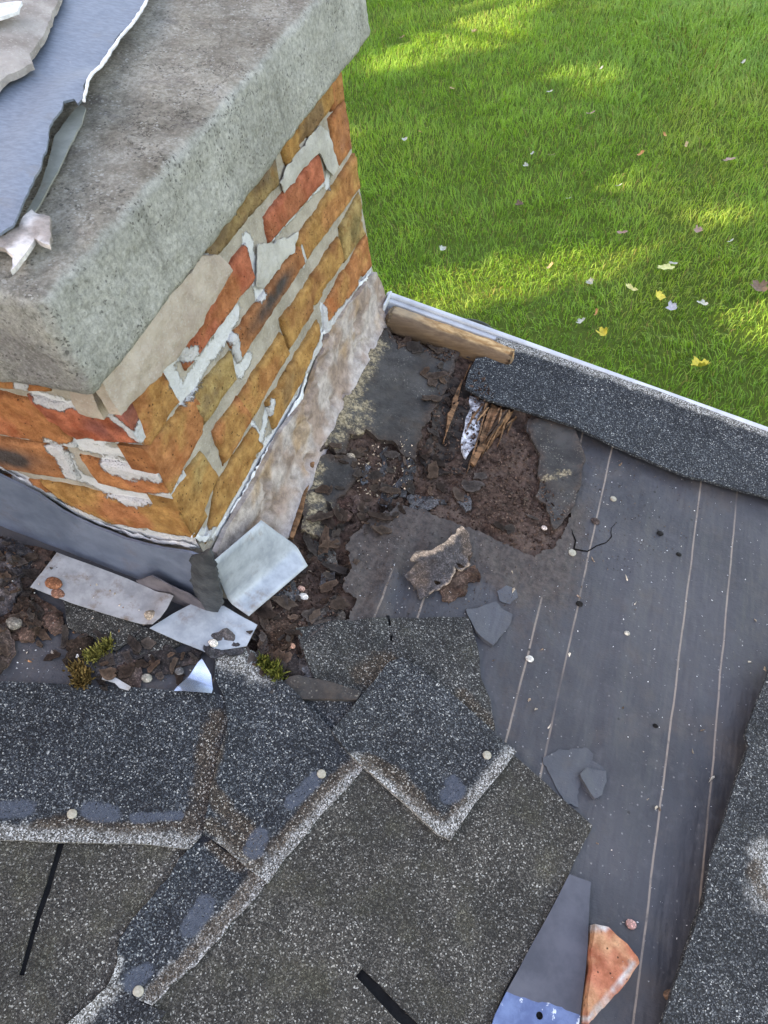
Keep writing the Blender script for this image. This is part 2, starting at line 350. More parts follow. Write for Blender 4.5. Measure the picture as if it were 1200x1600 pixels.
M_BARK = mat_plain('bark', (.035, .025, .018), (.10, .075, .055), .95, 12)

# ------------------------------------------------------------------ heights on the roof (what lies on what)
GU0, GV0, GS = -1.3, -.8, .0025
GN, GM = int(2.6/GS), int(1.8/GS)
H = np.zeros((GN, GM))
def blur(A, r):
    k = max(1, int(r/GS))
    for ax in (0, 1):
        for _ in range(2):
            c = np.cumsum(np.pad(A, [(k+1, k) if a == ax else (0, 0) for a in (0, 1)], mode='edge'), axis=ax)
            A = (np.take(c, range(2*k+1, c.shape[ax]), ax)-np.take(c, range(0, c.shape[ax]-2*k-1), ax))/(2*k+1)
    return A
def sample(A, uv):
    x = np.clip((uv[:, 0]-GU0)/GS, 0, GN-1.01); y = np.clip((uv[:, 1]-GV0)/GS, 0, GM-1.01)
    i, j = x.astype(int), y.astype(int); fx, fy = x-i, y-j
    return A[i, j]*(1-fx)*(1-fy)+A[i+1, j]*fx*(1-fy)+A[i, j+1]*(1-fx)*fy+A[i+1, j+1]*fx*fy
def inside(poly, p):
    x, y = p[:, 0], p[:, 1]; r = np.zeros(len(p), bool); q = np.roll(poly, -1, 0)
    for (x1, y1), (x2, y2) in zip(poly, q):
        if y1 == y2: continue
        c = ((y1 > y) != (y2 > y)) & (x < (x2-x1)*(y-y1)/(y2-y1)+x1); r ^= c
    return r
def dist_line(line, p, closed=False):
    line = np.asarray(line); d = np.full(len(p), 1e9)
    a = line if closed else line[:-1]; b = np.roll(line, -1, 0) if closed else line[1:]
    for s, e in zip(a, b):
        v = e-s; L = max(1e-12, v@v); t = np.clip(((p-s)@v)/L, 0, 1); q = p-(s+t[:, None]*v); d = np.minimum(d, np.hypot(q[:, 0], q[:, 1]))
    return d
def densify(poly, res, closed=True):
    out = []; n = len(poly)
    for i in range(n if closed else n-1):
        a, b = poly[i], poly[(i+1) % n]; k = max(1, int(round(np.linalg.norm(b-a)/res)))
        out += [a+(b-a)*t/k for t in range(k)]
    if not closed: out.append(poly[-1])
    return np.array(out)
def jagged(poly, amp, sc, seed, res):
    p = densify(poly, res)
    return p+amp*np.stack([fbm(p, sc, 4, seed, .6), fbm(p, sc, 4, seed+50, .6)], 1)
def cdt(poly, res, holes=(), seed=0, core=None):
    rings = [poly]+list(holes); lo, hi = poly.min(0), poly.max(0)
    gx = np.arange(lo[0]+res/2, hi[0], res); gy = np.arange(lo[1]+res/2, hi[1], res*.87)
    G = np.stack(np.meshgrid(gx, gy, indexing='ij'), -1); G[:, 1::2, 0] += res/2; G = G.reshape(-1, 2)
    G += np.random.default_rng(seed).uniform(-.18, .18, G.shape)*res
    k = inside(poly, G) & (dist_line(poly, G, True) > res*.45)
    for h in holes: k &= ~inside(h, G) & (dist_line(h, G, True) > res*.45)
    G = G[k]
    V, E = [], []
    for r in rings:
        n0 = len(V); V += [tuple(x) for x in r]; E += [(n0+i, n0+(i+1) % len(r)) for i in range(len(r))]
    V += [tuple(x) for x in G]
    vo, _, fo, *_ = delaunay_2d_cdt([Vector(v) for v in V], E, [], 1, 1e-7)
    vo = np.array([tuple(v) for v in vo]); fo = np.array(fo, int)
    cen = vo[fo].mean(1); keep = inside(poly, cen)
    for h in holes: keep &= ~inside(h, cen)
    fo = fo[keep]
    a = vo[fo]; ar = (a[:, 1, 0]-a[:, 0, 0])*(a[:, 2, 1]-a[:, 0, 1])-(a[:, 1, 1]-a[:, 0, 1])*(a[:, 2, 0]-a[:, 0, 0])
    fo[ar < 0] = fo[ar < 0][:, ::-1]
    return vo, fo
def slab(V2, F, top, bot, frame):
    """closed slab from a 2D triangulation: top and bottom heights, side walls with vertices of their own"""
    n = len(V2); T = frame.P(V2, top); B = frame.P(V2, bot)
    e = np.concatenate([F[:, [0, 1]], F[:, [1, 2]], F[:, [2, 0]]]); key = {}
    for a, b in e: key[(a, b)] = 1
    bd = np.array([(a, b) for a, b in key if (b, a) not in key])
    m = len(bd)
    S = np.concatenate([T[bd[:, 0]], T[bd[:, 1]], B[bd[:, 0]], B[bd[:, 1]]])
    o = 2*n; i = np.arange(m)
    s1 = np.stack([o+i, o+2*m+i, o+m+i], 1); s2 = np.stack([o+m+i, o+2*m+i, o+3*m+i], 1)
    VV = np.concatenate([T, B, S]); FF = np.concatenate([F, F[:, ::-1]+n, s1, s2])
    src = np.concatenate([np.arange(n), np.arange(n), bd[:, 0], bd[:, 1], bd[:, 0], bd[:, 1]])
    wall = np.concatenate([np.zeros(n), np.ones(n), np.ones(4*m)])
    return VV, FF, src, wall
_seed = [100]
def sheet(name, px, mat, th=.004, frame=ROOF, res=.005, jag=(.0012, 90), lift=0., drape=.006, hf=None, attrs=None, colf=None, parent=None, stack=True, uv=None, bulge=0., holes=()):
    """a flat piece traced on its own plane and laid over whatever is under it"""
    global H
    _seed[0] += 7; sd = _seed[0]
    poly = frame.at(px, lift) if uv is None else np.asarray(uv, float)
    poly = jagged(poly, jag[0], jag[1], sd, min(res, .006))
    V2, F = cdt(poly, res, holes, sd)
    base = sample(blur(H, drape), V2) if (frame is ROOF and drape) else np.zeros(len(V2))
    top = base+lift+th
    if hf is not None: top = top+hf(V2)
    if bulge: top = top-bulge*np.exp(-dist_line(poly, V2, True)/bulge/1.2)
    bot = np.minimum(top-.0006, base+lift) if not lift else top-th
    if frame is ROOF and stack:
        lo, hi = poly.min(0), poly.max(0)
        i0, i1 = [int(np.clip((x-GU0)/GS, 0, GN-1)) for x in (lo[0], hi[0])]; j0, j1 = [int(np.clip((x-GV0)/GS, 0, GM-1)) for x in (lo[1], hi[1])]
        I, J = np.meshgrid(np.arange(i0, i1+1), np.arange(j0, j1+1), indexing='ij'); g = np.stack([I.ravel()*GS+GU0, J.ravel()*GS+GV0], 1)
        k = inside(poly, g); sub = H[I.ravel()[k], J.ravel()[k]]
        nt = sample(blur(H, drape), g[k])+lift+th if drape else np.full(k.sum(), lift+th)
        if hf is not None: nt = nt+hf(g[k])
        H[I.ravel()[k], J.ravel()[k]] = np.maximum(sub, nt) if lift else nt
    VV, FF, src, wall = slab(V2, F, top, bot, frame)
    A = {k: np.asarray(f(V2))[src] for k, f in (attrs or {}).items()}
    C = colf(V2)[src] if colf else None
    o = obj(name, VV, FF, mat, parent, True, A, C)
    return o
def hat(px, h=0.):
    uv = ROOF.at([px], h); return uv[0], float(sample(H, uv)[0])
def ribbon(px, widths, frame, lift=0.):
    """outline of a strip of varying width along a line of points"""
    p = frame.at(px, lift); wd = np.interp(np.linspace(0, 1, len(p)), np.linspace(0, 1, len(widths)), widths)
    t = np.gradient(p, axis=0); t /= np.linalg.norm(t, axis=1)[:, None]; nn = np.stack([-t[:, 1], t[:, 0]], 1)
    return np.concatenate([p+nn*wd[:, None]/2, (p-nn*wd[:, None]/2)[::-1]])
def const(c): return lambda uv: np.tile(np.array(c, float), (len(uv), 1))
def mixcol(a, b, sc, seed, lo=-.2, hi=.3):
    a, b = np.array(a), np.array(b)
    return lambda uv: a+(b-a)*sstep(lo, hi, fbm(uv, sc, 4, seed))[:, None]
def near(px, r, frame=ROOF, soft=.75, h=0., nz=.3, sc=40):
    """mask around a line of photo points, r metres wide"""
    L = frame.at(px, h)
    if len(L) == 1: L = np.concatenate([L, L+1e-5])
    return lambda uv: 1-sstep(r*(1-soft), r*(1+soft), dist_line(L, uv)*(1+nz*fbm(uv, sc, 3, 5)))
def anyof(*fs): return lambda uv: np.maximum.reduce([f(uv) for f in fs])
zero = lambda uv: np.zeros(len(uv))
one = lambda uv: np.ones(len(uv))

# box with softened edges, along a frame
def rbox(lo, hi, frame, bev=.004, cuts=0, nz=0., nsc=30, seed=0):
    bm = bmesh.new(); bmesh.ops.create_cube(bm, size=1)
    lo, hi = np.array(lo, float), np.array(hi, float)
    for v in bm.verts:
        for k in range(3): v.co[k] = lo[k]+(v.co[k]+.5)*(hi[k]-lo[k])
    if cuts:
        ax = int(np.argmax(hi-lo))
        ed = [e for e in bm.edges if abs((e.verts[0].co-e.verts[1].co)[ax]) > 1e-6]
        bmesh.ops.subdivide_edges(bm, edges=ed, cuts=cuts, use_grid_fill=True)
    if bev:
        bm.normal_update()
        ed = [e for e in bm.edges if len(e.link_faces) == 2 and e.calc_face_angle() > .5]
        bmesh.ops.bevel(bm, geom=ed, offset=bev, segments=3, profile=.5, affect='EDGES')
    V = np.array([tuple(v.co) for v in bm.verts]); bm.verts.index_update(); F = [[v.index for v in f.verts] for f in bm.faces]; bm.free()
    if nz: V = V+nz*np.stack([fbm(V, nsc, 3, seed+k) for k in range(3)], 1)
    return frame.P(V[:, :2], V[:, 2]), F
class World_:
    def P(s, uv, h): return np.concatenate([uv, np.broadcast_to(h, len(uv))[:, None]], 1)
WORLD = World_()
def join(parts):
    V, F, n = [], [], 0
    for v, f in parts:
        V.append(v); F += [[i+n for i in q] for q in (f.tolist() if isinstance(f, np.ndarray) else f)]; n += len(v)
    return np.concatenate(V), F

# ------------------------------------------------------------------ ground
def lawn_sheet():
    g = np.linspace(-1, 1, 61); g = np.sign(g)*np.abs(g)**2.2*120
    X, Y = np.meshgrid(g, g, indexing='ij'); V = np.stack([X.ravel(), Y.ravel()+4, np.full(X.size, GZ)], 1)
    V[:, 2] += .03*fbm(V[:, :2], .4, 3, 3)-.02
    i = np.arange(60)[:, None]*61+np.arange(60)[None]; F = np.stack([i, i+61, i+62, i+1], -1).reshape(-1, 4)
    s = NT('lawn_soil', .95, .1)
    col = s.mix(s.noise(30, 5, .7), (.06, .10, .018), (.13, .19, .04))
    o = obj('lawn_ground', V, F, s.done(col, s.bump(s.noise(60, 5, .7), .8, .03))); tag(o, kind='structure'); return o
lawn_sheet()

def grass():
    n = 200000
    x = RNG.uniform(-4.6, 1.9, n); y = RNG.uniform(1.7, 9.2, n); p = np.stack([x, y], 1)
    cl = fbm(p, 3.2, 4, 21); tuft = fbm(p, 9, 3, 33); far = sstep(4.5, 7.5, y)*sstep(-1.8, .2, x)
    L = (.036+.024*RNG.random(n))*(1+.45*cl+.35*np.maximum(tuft, 0)*1.5+.7*far)
    wd = .0032+.0025*RNG.random(n)+.001*far
    ang = RNG.uniform(0, 2*np.pi, n); ld = fbm(p, 3.5, 3, 44)*5+RNG.normal(0, 1.3, n); lean = .35+.55*RNG.random(n)
    z0 = GZ-.015
    side = np.stack([np.cos(ang), np.sin(ang), np.zeros(n)], 1); fw = np.stack([np.cos(ld), np.sin(ld), np.zeros(n)], 1)
    base = np.stack([x, y, np.full(n, z0)], 1); up = np.array([0, 0, 1.])
    mid = base+up*(L*.62)[:, None]+fw*(L*lean*.35)[:, None]; tip = base+up*(L*(1-.3*lean))[:, None]+fw*(L*lean*1.05)[:, None]
    V = np.stack([base-side*wd[:, None]/2, base+side*wd[:, None]/2, mid+side*wd[:, None]*.42, mid-side*wd[:, None]*.42, tip], 1).reshape(-1, 3)
    o = np.arange(n)[:, None]*5
    F = np.concatenate([o+np.array([[0, 1, 2]]), o+np.array([[0, 2, 3]]), o+np.array([[3, 2, 4]])])
    a, b, c, d = np.array([.125, .26, .045]), np.array([.26, .46, .088]), np.array([.40, .46, .125]), np.array([.23, .41, .15])
    t = np.clip(.42+.6*cl+.5*tuft+.28*RNG.normal(0, 1, n), 0, 1)[:, None]; C = a+(b-a)*t
    k = sstep(.15, .7, fbm(p, 1.1, 3, 61)+.25*RNG.normal(0, 1, n))[:, None]; C = C+(c-C)*k*.55
    C = C+(d-C)*(far*.6)[:, None]
    dry = RNG.random(n) < .05; C[dry] = np.array([.26, .22, .10])
    C = np.repeat(C, 5, 0).reshape(n, 5, 3); C[:, :2] *= .92
    ob = obj('grass', V, F, M_GRASS, None, True, None, C.reshape(-1, 3)); tag(ob, 'short green lawn grass below the roof edge', 'grass', None, 'stuff')
grass()

# ------------------------------------------------------------------ fallen leaves
def leaf_mesh(size, colr, lobes, curl, rot, pos, tilt):
    n = 36; a = np.linspace(0, 2*np.pi, n, endpoint=False)
    if lobes: r = .55+.45*np.abs(np.cos(a*lobes/2))**.7*(.75+.25*np.cos(a))
    else: r = .32+.68*np.abs(np.cos(a))**1.5; 
    r = r*(1+.1*RNG.normal(0, 1, n)); rings = [0, .35, .7, 1]
    V = [np.zeros((1, 3))]
    for k in rings[1:]:
        x, y = r*k*np.cos(a), r*k*np.sin(a)*(.9 if lobes else .55); V.append(np.stack([x, y, curl*(y*y*1.6+x*x*.5)+.05*np.sin(a*5)*k], 1))
    V = np.concatenate(V)*size; F = [[0, 1+i, 1+(i+1) % n] for i in range(n)]
    for k in range(2): F += [[1+k*n+i, 1+(k+1)*n+i, 1+(k+1)*n+(i+1) % n, 1+k*n+(i+1) % n] for i in range(n)]
    stem = np.array([[-.2, -.015, 0], [-.2, .015, 0], [-.95, .01, .08], [-.95, -.01, .08]])*size; m = len(V)
    V = np.concatenate([V, stem]); F.append([m, m+1, m+2, m+3])
    R = Matrix.Rotation(rot, 3, 'Z') @ Matrix.Rotation(tilt, 3, 'X'); V = V@np.array(R).T
    C = np.tile(colr, (len(V), 1))*(1+.18*fbm(V/size, 2.5, 3, int(pos[0]*991) % 97))[:, None]
    return V+pos, F, C
WHT, YEL, ORG_, TAN, PNK, BRN, PGN = (.40, .42, .36), (.55, .47, .06), (.42, .21, .075), (.40, .30, .15), (.33, .22, .18), (.13, .085, .06), (.50, .52, .22)
LEAVES = [  # px, py, size, colour, lobed, label
 (742, 50, .060, TAN, 1, 'curled tan leaf in the topmost sunlit streak of the lawn'), (628, 58, .055, BRN, 0, 'dark brown leaf on the lawn beside the chimney cap edge'),
 (939, 107, .045, WHT, 0, 'small silvery leaf at the end of the upper right sunlit streak'), (1160, 98, .05, WHT, 0, 'pale silver leaf near the top right corner of the lawn'),
 (859, 143, .04, WHT, 0, 'thin white leaf below the upper sunlit streaks'), (707, 138, .045, TAN, 0, 'yellow tan leaf on shaded grass below the left sunlit streaks'),
 (632, 219, .048, WHT, 1, 'white leaf on the grass next to the upper chimney bricks'), (657, 206, .038, ORG_, 0, 'small orange leaf just right of a white leaf by the upper bricks'),
 (923, 177, .05, PNK, 0, 'dull pink leaf upright in the long grass, upper right half'), (1000, 241, .060, ORG_, 0, 'bright orange leaf lying alone in the middle right lawn'),
 (1039, 211, .045, ORG_, 0, 'small orange leaf above and right of the bright orange one'), (1072, 227, .055, TAN, 0, 'tan leaf beside dead grass in the upper right lawn'),
 (1139, 250, .075, PNK, 1, 'large dull pink leaf near the right edge of the lawn'), (862, 242, .035, PNK, 0, 'tiny pinkish leaf in the centre of the shaded lawn'),
 (831, 240, .035, WHT, 0, 'tiny white leaf left of a tiny pinkish leaf in the lawn centre'), (822, 259, .035, WHT, 1, 'white leaf just below the tiny white leaf in the lawn centre'),
 (967, 290, .04, WHT, 0, 'thin pale leaf below the bright orange leaf'), (812, 319, .05, BRN, 1, 'faded brown leaf on the shaded lawn right of the chimney'),
 (888, 310, .033, WHT, 0, 'tiny white fleck of leaf in open shaded grass'), (972, 363, .05, PNK, 0, 'pinkish leaf above the lower sunlit streak'),
 (1090, 361, .048, PNK, 1, 'mauve leaf above the pale green leaf pair'), (1141, 377, .036, WHT, 0, 'small white leaf near the right lawn edge, above the yellow leaves'),
 (691, 389, .045, WHT, 1, 'white leaf nearest the lower chimney bricks'), (859, 416, .05, TAN, 0, 'peach leaf lying on the lower sunlit streak'),
 (1038, 419, .085, PGN, 1, 'large pale green yellow leaf, the biggest light leaf on the lawn'), (1052, 411, .04, WHT, 0, 'white leaf touching the large pale green leaf'),
 (988, 451, .062, (.60, .58, .25), 0, 'pale yellow leaf below and left of the large pale green leaf'), (1030, 463, .062, YEL, 1, 'yellow leaf standing on edge below the large pale green leaf'),
 (922, 441, .045, WHT, 1, 'white leaf left of the pale yellow leaf'), (932, 489, .045, ORG_, 0, 'orange brown leaf near the roof edge above a yellow leaf'),
 (1050, 481, .055, (.42, .42, .46), 1, 'grey leaf below the yellow leaf that stands on edge'), (1098, 475, .055, WHT, 1, 'white star shaped leaf right of the yellow leaves'),
 (909, 503, .050, WHT, 1, 'white leaf close to the roof edge, left of a yellow leaf'), (943, 521, .058, YEL, 1, 'yellow leaf closest to the roof verge'),
 (1096, 572, .085, YEL, 1, 'big bright yellow leaf on the lower right of the lawn'), (1186, 450, .09, (.15, .10, .065), 1, 'large brown dead leaf at the right edge of the lawn')]
MG_LEAF = 'fallen leaves on the lawn'
for (px, py, sz, c, lo, lab) in LEAVES:
    p = hit((px, py), np.array([0, 0, 1.]), np.array([0, 0, GZ+.045])); rot = RNG.uniform(0, 6.28)
    V, F, C = leaf_mesh(sz*.6, np.array(c), 5 if lo else 0, RNG.uniform(.2, .8), rot, p, RNG.uniform(-.5, .5))
    o = obj('fallen_leaf', V, F, M_LEAF, None, True, None, C); tag(o, lab, 'leaf', MG_LEAF)

# ------------------------------------------------------------------ unseen trees added to shade roof and lawn, crowns cut open for sun streaks
PATCH = [((630, 474), (775, 441), .17), ((826, 428), (965, 398), .16), ((700, 74), (808, 44), .20), ((573, 104), (705, 90), .13), ((655, 45), (735, 28), .14),
         ((845, 116), (930, 108), .13), ((795, 3), (862, -6), .20), ((1165, 515), (1240, 495), .13), ((560, 215), (575, 240), .10), ((955, 290), (1010, 275), .05), ((900, 135), (960, 120), .08), ((590, 255), (610, 250), .08),((1080,345),(1150,325),.06)]
PG = [(hit(a, np.array([0, 0, 1.]), np.array([0, 0, GZ]))[:2], hit(b, np.array([0, 0, 1.]), np.array([0, 0, GZ]))[:2], r) for a, b, r in PATCH]
M_TLEAF = mat_vcol('tree_foliage', .6, .3, 20, .3, 40, .002, .2)
def shade_tree(cx, cy, ht, rad, label):
    root = thing('garden_tree', label, 'tree', (cx, cy, GZ), 'trees behind the roof')
    bm = []; rings = 9; ks = np.linspace(0, 1, 7); V = []
    for k in ks:
        a = np.linspace(0, 2*np.pi, rings, endpoint=False); r = .16*(1-k*.85)*(1+.12*np.sin(a*3+cx))
        V.append(np.stack([cx+r*np.cos(a)+.12*math.sin(k*3+cx), cy+r*np.sin(a)+.1*math.cos(k*4+cy), np.full(rings, GZ-.05+k*ht*.9)], 1))
    V = np.concatenate(V); i = np.arange(6)[:, None]*rings+np.arange(rings)[None]; j = np.arange(6)[:, None]*rings+(np.arange(rings)+1)[None] % rings
    F = np.stack([i, j, j+rings, i+rings], -1).reshape(-1, 4); parts = [(V, F)]
    for b in range(14):
        z = GZ+ht*RNG.uniform(.12, .8); az = RNG.uniform(0, 6.28); L = rad*RNG.uniform(.5, .9); a = np.linspace(0, 2*np.pi, 5, endpoint=False); VV = []
        for t in (0, .5, 1):
            c = np.array([cx+L*t*math.cos(az), cy+L*t*math.sin(az), z+L*.35*t]); r = .045*(1-.85*t)
            VV.append(np.stack([c[0]-math.sin(az)*r*np.cos(a), c[1]+math.cos(az)*r*np.cos(a), c[2]+r*np.sin(a)], 1))
        VV = np.concatenate(VV); i = np.arange(2)[:, None]*5+np.arange(5)[None]; j = np.arange(2)[:, None]*5+(np.arange(5)+1)[None] % 5
        parts.append((VV, np.stack([i, j, j+5, i+5], -1).reshape(-1, 4)))
    V, F = join(parts); obj('trunk', V, F, M_BARK, root)
    n = 9000
    t = RNG.random(n)**.9; z = GZ+.15+ht*t; prof = np.minimum(1, .75+.6*t)*np.sqrt(np.clip(1-np.maximum(0, t-.45)/.56, 0, 1)); az = RNG.uniform(0, 2*np.pi, n)
    rr = rad*prof*np.sqrt(RNG.uniform(.05, 1, n)); c = np.stack([cx+rr*np.cos(az), cy+rr*np.sin(az), z], 1); c += .12*RNG.normal(0, 1, (n, 3))
    g = c[:, :2]-SDIR[:2]*((c[:, 2]-GZ)/math.tan(SUN_EL))[:, None]
    keep = np.ones(n, bool)
    for a, b, r in PG:
        d = dist_line(np.array([a, b]), g)+.10*fbm(g, 4, 3, 9); keep &= d > r*.6+.17  # leaves left out where they would block the chosen sun streaks
    c = c[keep]; n = len(c); s = RNG.uniform(.12, .24, n)
    q1 = RNG.normal(0, 1, (n, 3)); q1 /= np.linalg.norm(q1, axis=1)[:, None]; q2 = np.cross(q1, RNG.normal(0, 1, (n, 3))); q2 /= np.linalg.norm(q2, axis=1)[:, None]
    V = np.stack([c-q1*s[:, None]*.9, c-q2*s[:, None]*.55, c+q1*s[:, None]*.25-q2*s[:, None]*.4, c+q1*s[:, None], c+q1*s[:, None]*.2+q2*s[:, None]*.45, c+q2*s[:, None]*.6-q1*s[:, None]*.1], 1).reshape(-1, 3)
    F = np.arange(n*6).reshape(n, 6)
    C = np.repeat(np.array([.04, .085, .02])+(np.array([.10, .15, .04])-np.array([.04, .085, .02]))*RNG.random((n, 1)), 6, 0)
    obj('crown', V, F, M_TLEAF, root, True, None, C)
perp = np.array([-SDIR[1], SDIR[0]])*-1
perp = perp if perp[1] > 0 else -perp
for k, (w_, dd) in enumerate([(-3.2, -8.2), (-1.2, -7.6), (.9, -8.1), (3.0, -7.7), (5.1, -8.2), (7.2, -7.8), (9.3, -8.3), (11.4, -7.9)]):
    c = -SDIR[:2]*dd+perp*w_
    c = SDIR[:2]*abs(dd)+perp*w_
    shade_tree(c[0], c[1], [8.6, 9.1, 8.4, 9.3, 8.7, 9.2, 8.5, 9.][k], [1.75, 1.85, 1.7, 1.8][k % 4], ['tall leafy garden tree with a broad crown', 'dense bushy garden tree, full to the ground'][k % 2]+' number %s in the row behind the roof' % ['one', 'two', 'three', 'four', 'five', 'six', 'seven', 'eight'][k])

# ------------------------------------------------------------------ the roof itself
roof = thing('house_roof', 'low pitched felted roof with a rotted hole beside the chimney', 'roof', (X0, .5, Z0))
HOLE = [(598, 514), (640, 525), (700, 546), (735, 560), (775, 600), (830, 650), (821, 668), (838, 700), (842, 735), (852, 760), (880, 795), (893, 803), (862, 862), (835, 872), (800, 858), (772, 838),
        (745, 828), (700, 808), (650, 800), (625, 790), (600, 800), (560, 830), (540, 850), (545, 880), (540, 920), (555, 935), (545, 965), (510, 968), (478, 1000), (470, 1040), (440, 1072), (400, 1050), (385, 1000), (380, 960), (400, 880), (440, 800), (470, 700), (510, 620), (550, 560), (585, 512)]
hole = jagged(jagged(ROOF.at(HOLE), .008, 40, 5, .004), .0035, 170, 9, .0028)
I_, J_ = np.meshgrid(np.arange(GN), np.arange(GM), indexing='ij'); GUV = np.stack([I_.ravel()*GS+GU0, J_.ravel()*GS+GV0], 1)
INH = inside(hole, GUV).reshape(GN, GM)
def felt_h(uv):
    rip = near([(655, 860), (615, 905), (575, 985)], .03)(uv)
    cr = sum(a*np.exp(-(dist_line(ROOF.at(l), uv)/w_)**2) for l, a, w_ in (([(1010, 790), (985, 930), (955, 1080), (950, 1180)], .003, .010), ([(1075, 900), (1040, 1150), (1010, 1300)], -.0025, .012), ([(760, 880), (850, 1000), (900, 1050)], .0025, .010), ([(1180, 850), (1120, 1080)], .0025, .009)))
    return .0026*fbm(uv, 6, 3, 71)+.0010*fbm(uv, 30, 3, 72)+cr+rip*.004*np.sin(uv[:, 0]*150+3*fbm(uv, 15, 2, 8))+.004*np.exp(-dist_line(hole, uv, True)/.012)*(.4+fbm(uv, 25, 2, 3))
def make_felt():
    poly = np.array([[-1.25, -.76], [1.22, -.76], [1.22, .936], [-1.25, .936]]); poly = densify(poly, .04)
    V2, F = cdt(poly, .011, [hole], 3); top = felt_h(V2)
    VV, FF, src, wall = slab(V2, F, top, top-.003, ROOF)
    d = dist_line(hole, V2, True); low = near([(560, 850), (620, 850), (740, 860), (850, 890)], .05)(V2)
    A = np.clip(np.exp(-d/.014)*.9+np.exp(-d/.05)*.35+low*.35, 0, 1.2)+.45*near([(905, 690), (860, 900), (800, 1130)], .05)(V2)+.25*near([(1160, 1160), (1090, 1400)], .03)(V2)+.85*near([(548, 850), (600, 835), (650, 830)], .03)(V2)+.5*near([(570, 880), (560, 960)], .035)(V2)+.45*near([(650, 850), (760, 870), (780, 900)], .03)(V2); return obj('underlay', VV, FF, M_FELT, roof, True, {'dirt': A[src]})
make_felt()
H[:] = np.where(INH, -.010, felt_h(GUV).reshape(GN, GM))
# rotted boards under the hole
def make_rot():
    lo, hi = hole.min(0)-.012, hole.max(0)+.012; g = .0022
    nx, ny = int((hi[0]-lo[0])/g), int((hi[1]-lo[1])/g); I, J = np.meshgrid(np.arange(nx), np.arange(ny), indexing='ij'); uv = np.stack([I.ravel()*g+lo[0], J.ravel()*g+lo[1]], 1)
    near_in = (inside(hole, uv) | (dist_line(hole, uv, True) < .009)).reshape(nx, ny)
    hm = -.006+.006*fbm(uv, 16, 4, 81)+.006*np.abs(fbm(uv, 55, 4, 82))-.010*sstep(.1, .45, fbm(uv, 22, 3, 83))+.0022*fbm(uv, 190, 2, 84)
    flat = near([(700, 765), (770, 800), (830, 830)], .045)(uv); hm = hm*(1-.45*flat)+.003*flat
    pit = near([(462, 880), (500, 905), (530, 880)], .022)(uv); hm -= .012*pit
    hm = np.minimum(hm, np.where(inside(hole, uv), 1, -.004))
    V = ROOF.P(uv, hm); f = near_in[:-1, :-1] & near_in[1:, :-1] & near_in[:-1, 1:] & near_in[1:, 1:]
    i = (np.arange(nx-1)[:, None]*ny+np.arange(ny-1)[None])[f]; F = np.stack([i, i+ny, i+ny+1, i+1], 1)
    us = np.unique(F); mp = np.full(len(V), -1); mp[us] = np.arange(len(us))
    o = obj('rotted_decking', V[us], mp[F], M_ROT, roof)
    k = np.clip(((uv-np.array([GU0, GV0]))/GS).round().astype(int), 0, [GN-1, GM-1]); sub = inside(hole, uv)
    H[k[sub, 0], k[sub, 1]] = hm[sub]
make_rot()
V, F = rbox([-1.25, -.76, -.034], [1.22, .936, -.024], ROOF, .002); obj('deck_boards', V, F, mat_plain('deck_boards', (.10, .065, .04), (.18, .12, .08), .9, 15), roof)
# gable wall, barge board, verge
M_WALL = mat_mortar('gable_wall_brick', (.22, .12, .07), (.33, .19, .11))
def gable():
    b = [(-1.25, GZ-.05), (1.1, GZ-.05), (1.1, Z0-PITCH*(1.1-X0)-.05), (-1.25, Z0-PITCH*(-1.25-X0)-.05)]
    V = np.array([[x, y, z] for y in (.70, .90) for x, z in b]); return V, [[0, 1, 2, 3], [7, 6, 5, 4], [0, 4, 5, 1], [1, 5, 6, 2], [2, 6, 7, 3], [3, 7, 4, 0]]
V, F = gable(); obj('gable_wall', V, F, M_WALL, roof, False)
V, F = rbox([X0+.005, .9425, -.14], [1.22, .954, .022], ROOF, .002); bb = obj('barge_board', V, F, M_WHITE, roof)
V, F = rbox([X0-.002, .9505, .0205], [1.222, .9605, .0275], ROOF, .003); obj('edge_trim', V, F, M_WHITE, roof)
V, F = rbox([X0+.0025, .918, .002], [X0+.006, .955, .034], ROOF, .0015); obj('trim_end', V, F, M_WHITE, roof)
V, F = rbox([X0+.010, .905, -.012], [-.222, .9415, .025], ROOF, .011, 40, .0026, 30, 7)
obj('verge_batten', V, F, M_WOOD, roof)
# mulch swept against the batten
# ------------------------------------------------------------------ torn and rotten sheets around the hole
def wf(name, px, label, cat, th=.004, lichen=None, group=None, rim=.5, mat=None, **k):
    pl = ROOF.at(px); o = sheet(name, px, mat or M_WF, th*.7, attrs={'dirt': zero, 'lichen': lichen or zero, 'rim': lambda uv: rim*np.exp(-dist_line(pl, uv, True)/.012)}, **k); return tag(o, label, cat, group)
T1 = [(596, 520), (606, 517), (613, 530), (640, 541), (700, 550), (716, 556), (704, 585), (695, 612), (675, 640), (662, 672), (652, 700), (646, 722), (630, 715), (618, 690), (590, 688), (572, 672), (560, 682), (548, 684), (540, 712), (525, 714), (513, 700), (497, 712), (490, 708), (500, 690), (520, 655), (545, 608), (562, 572)]
wf('felt_scrap', T1, 'large weathered felt piece with yellow lichen along the foot of the chimney', 'roofing felt', .005, anyof(near([(588, 545), (550, 620), (515, 690)], .020), near([(560, 640), (548, 665)], .03)), None, rim=1.1, jag=(.0065, 60), res=.004, drape=.02, hf=lambda uv: .006+.004*fbm(uv, 40, 4, 44)*np.exp(-dist_line(ROOF.at(T1), uv, True)/.02)+.003*fbm(uv, 14, 3, 4)+.004*near([(590, 530), (545, 612), (500, 700)], .02)(uv))
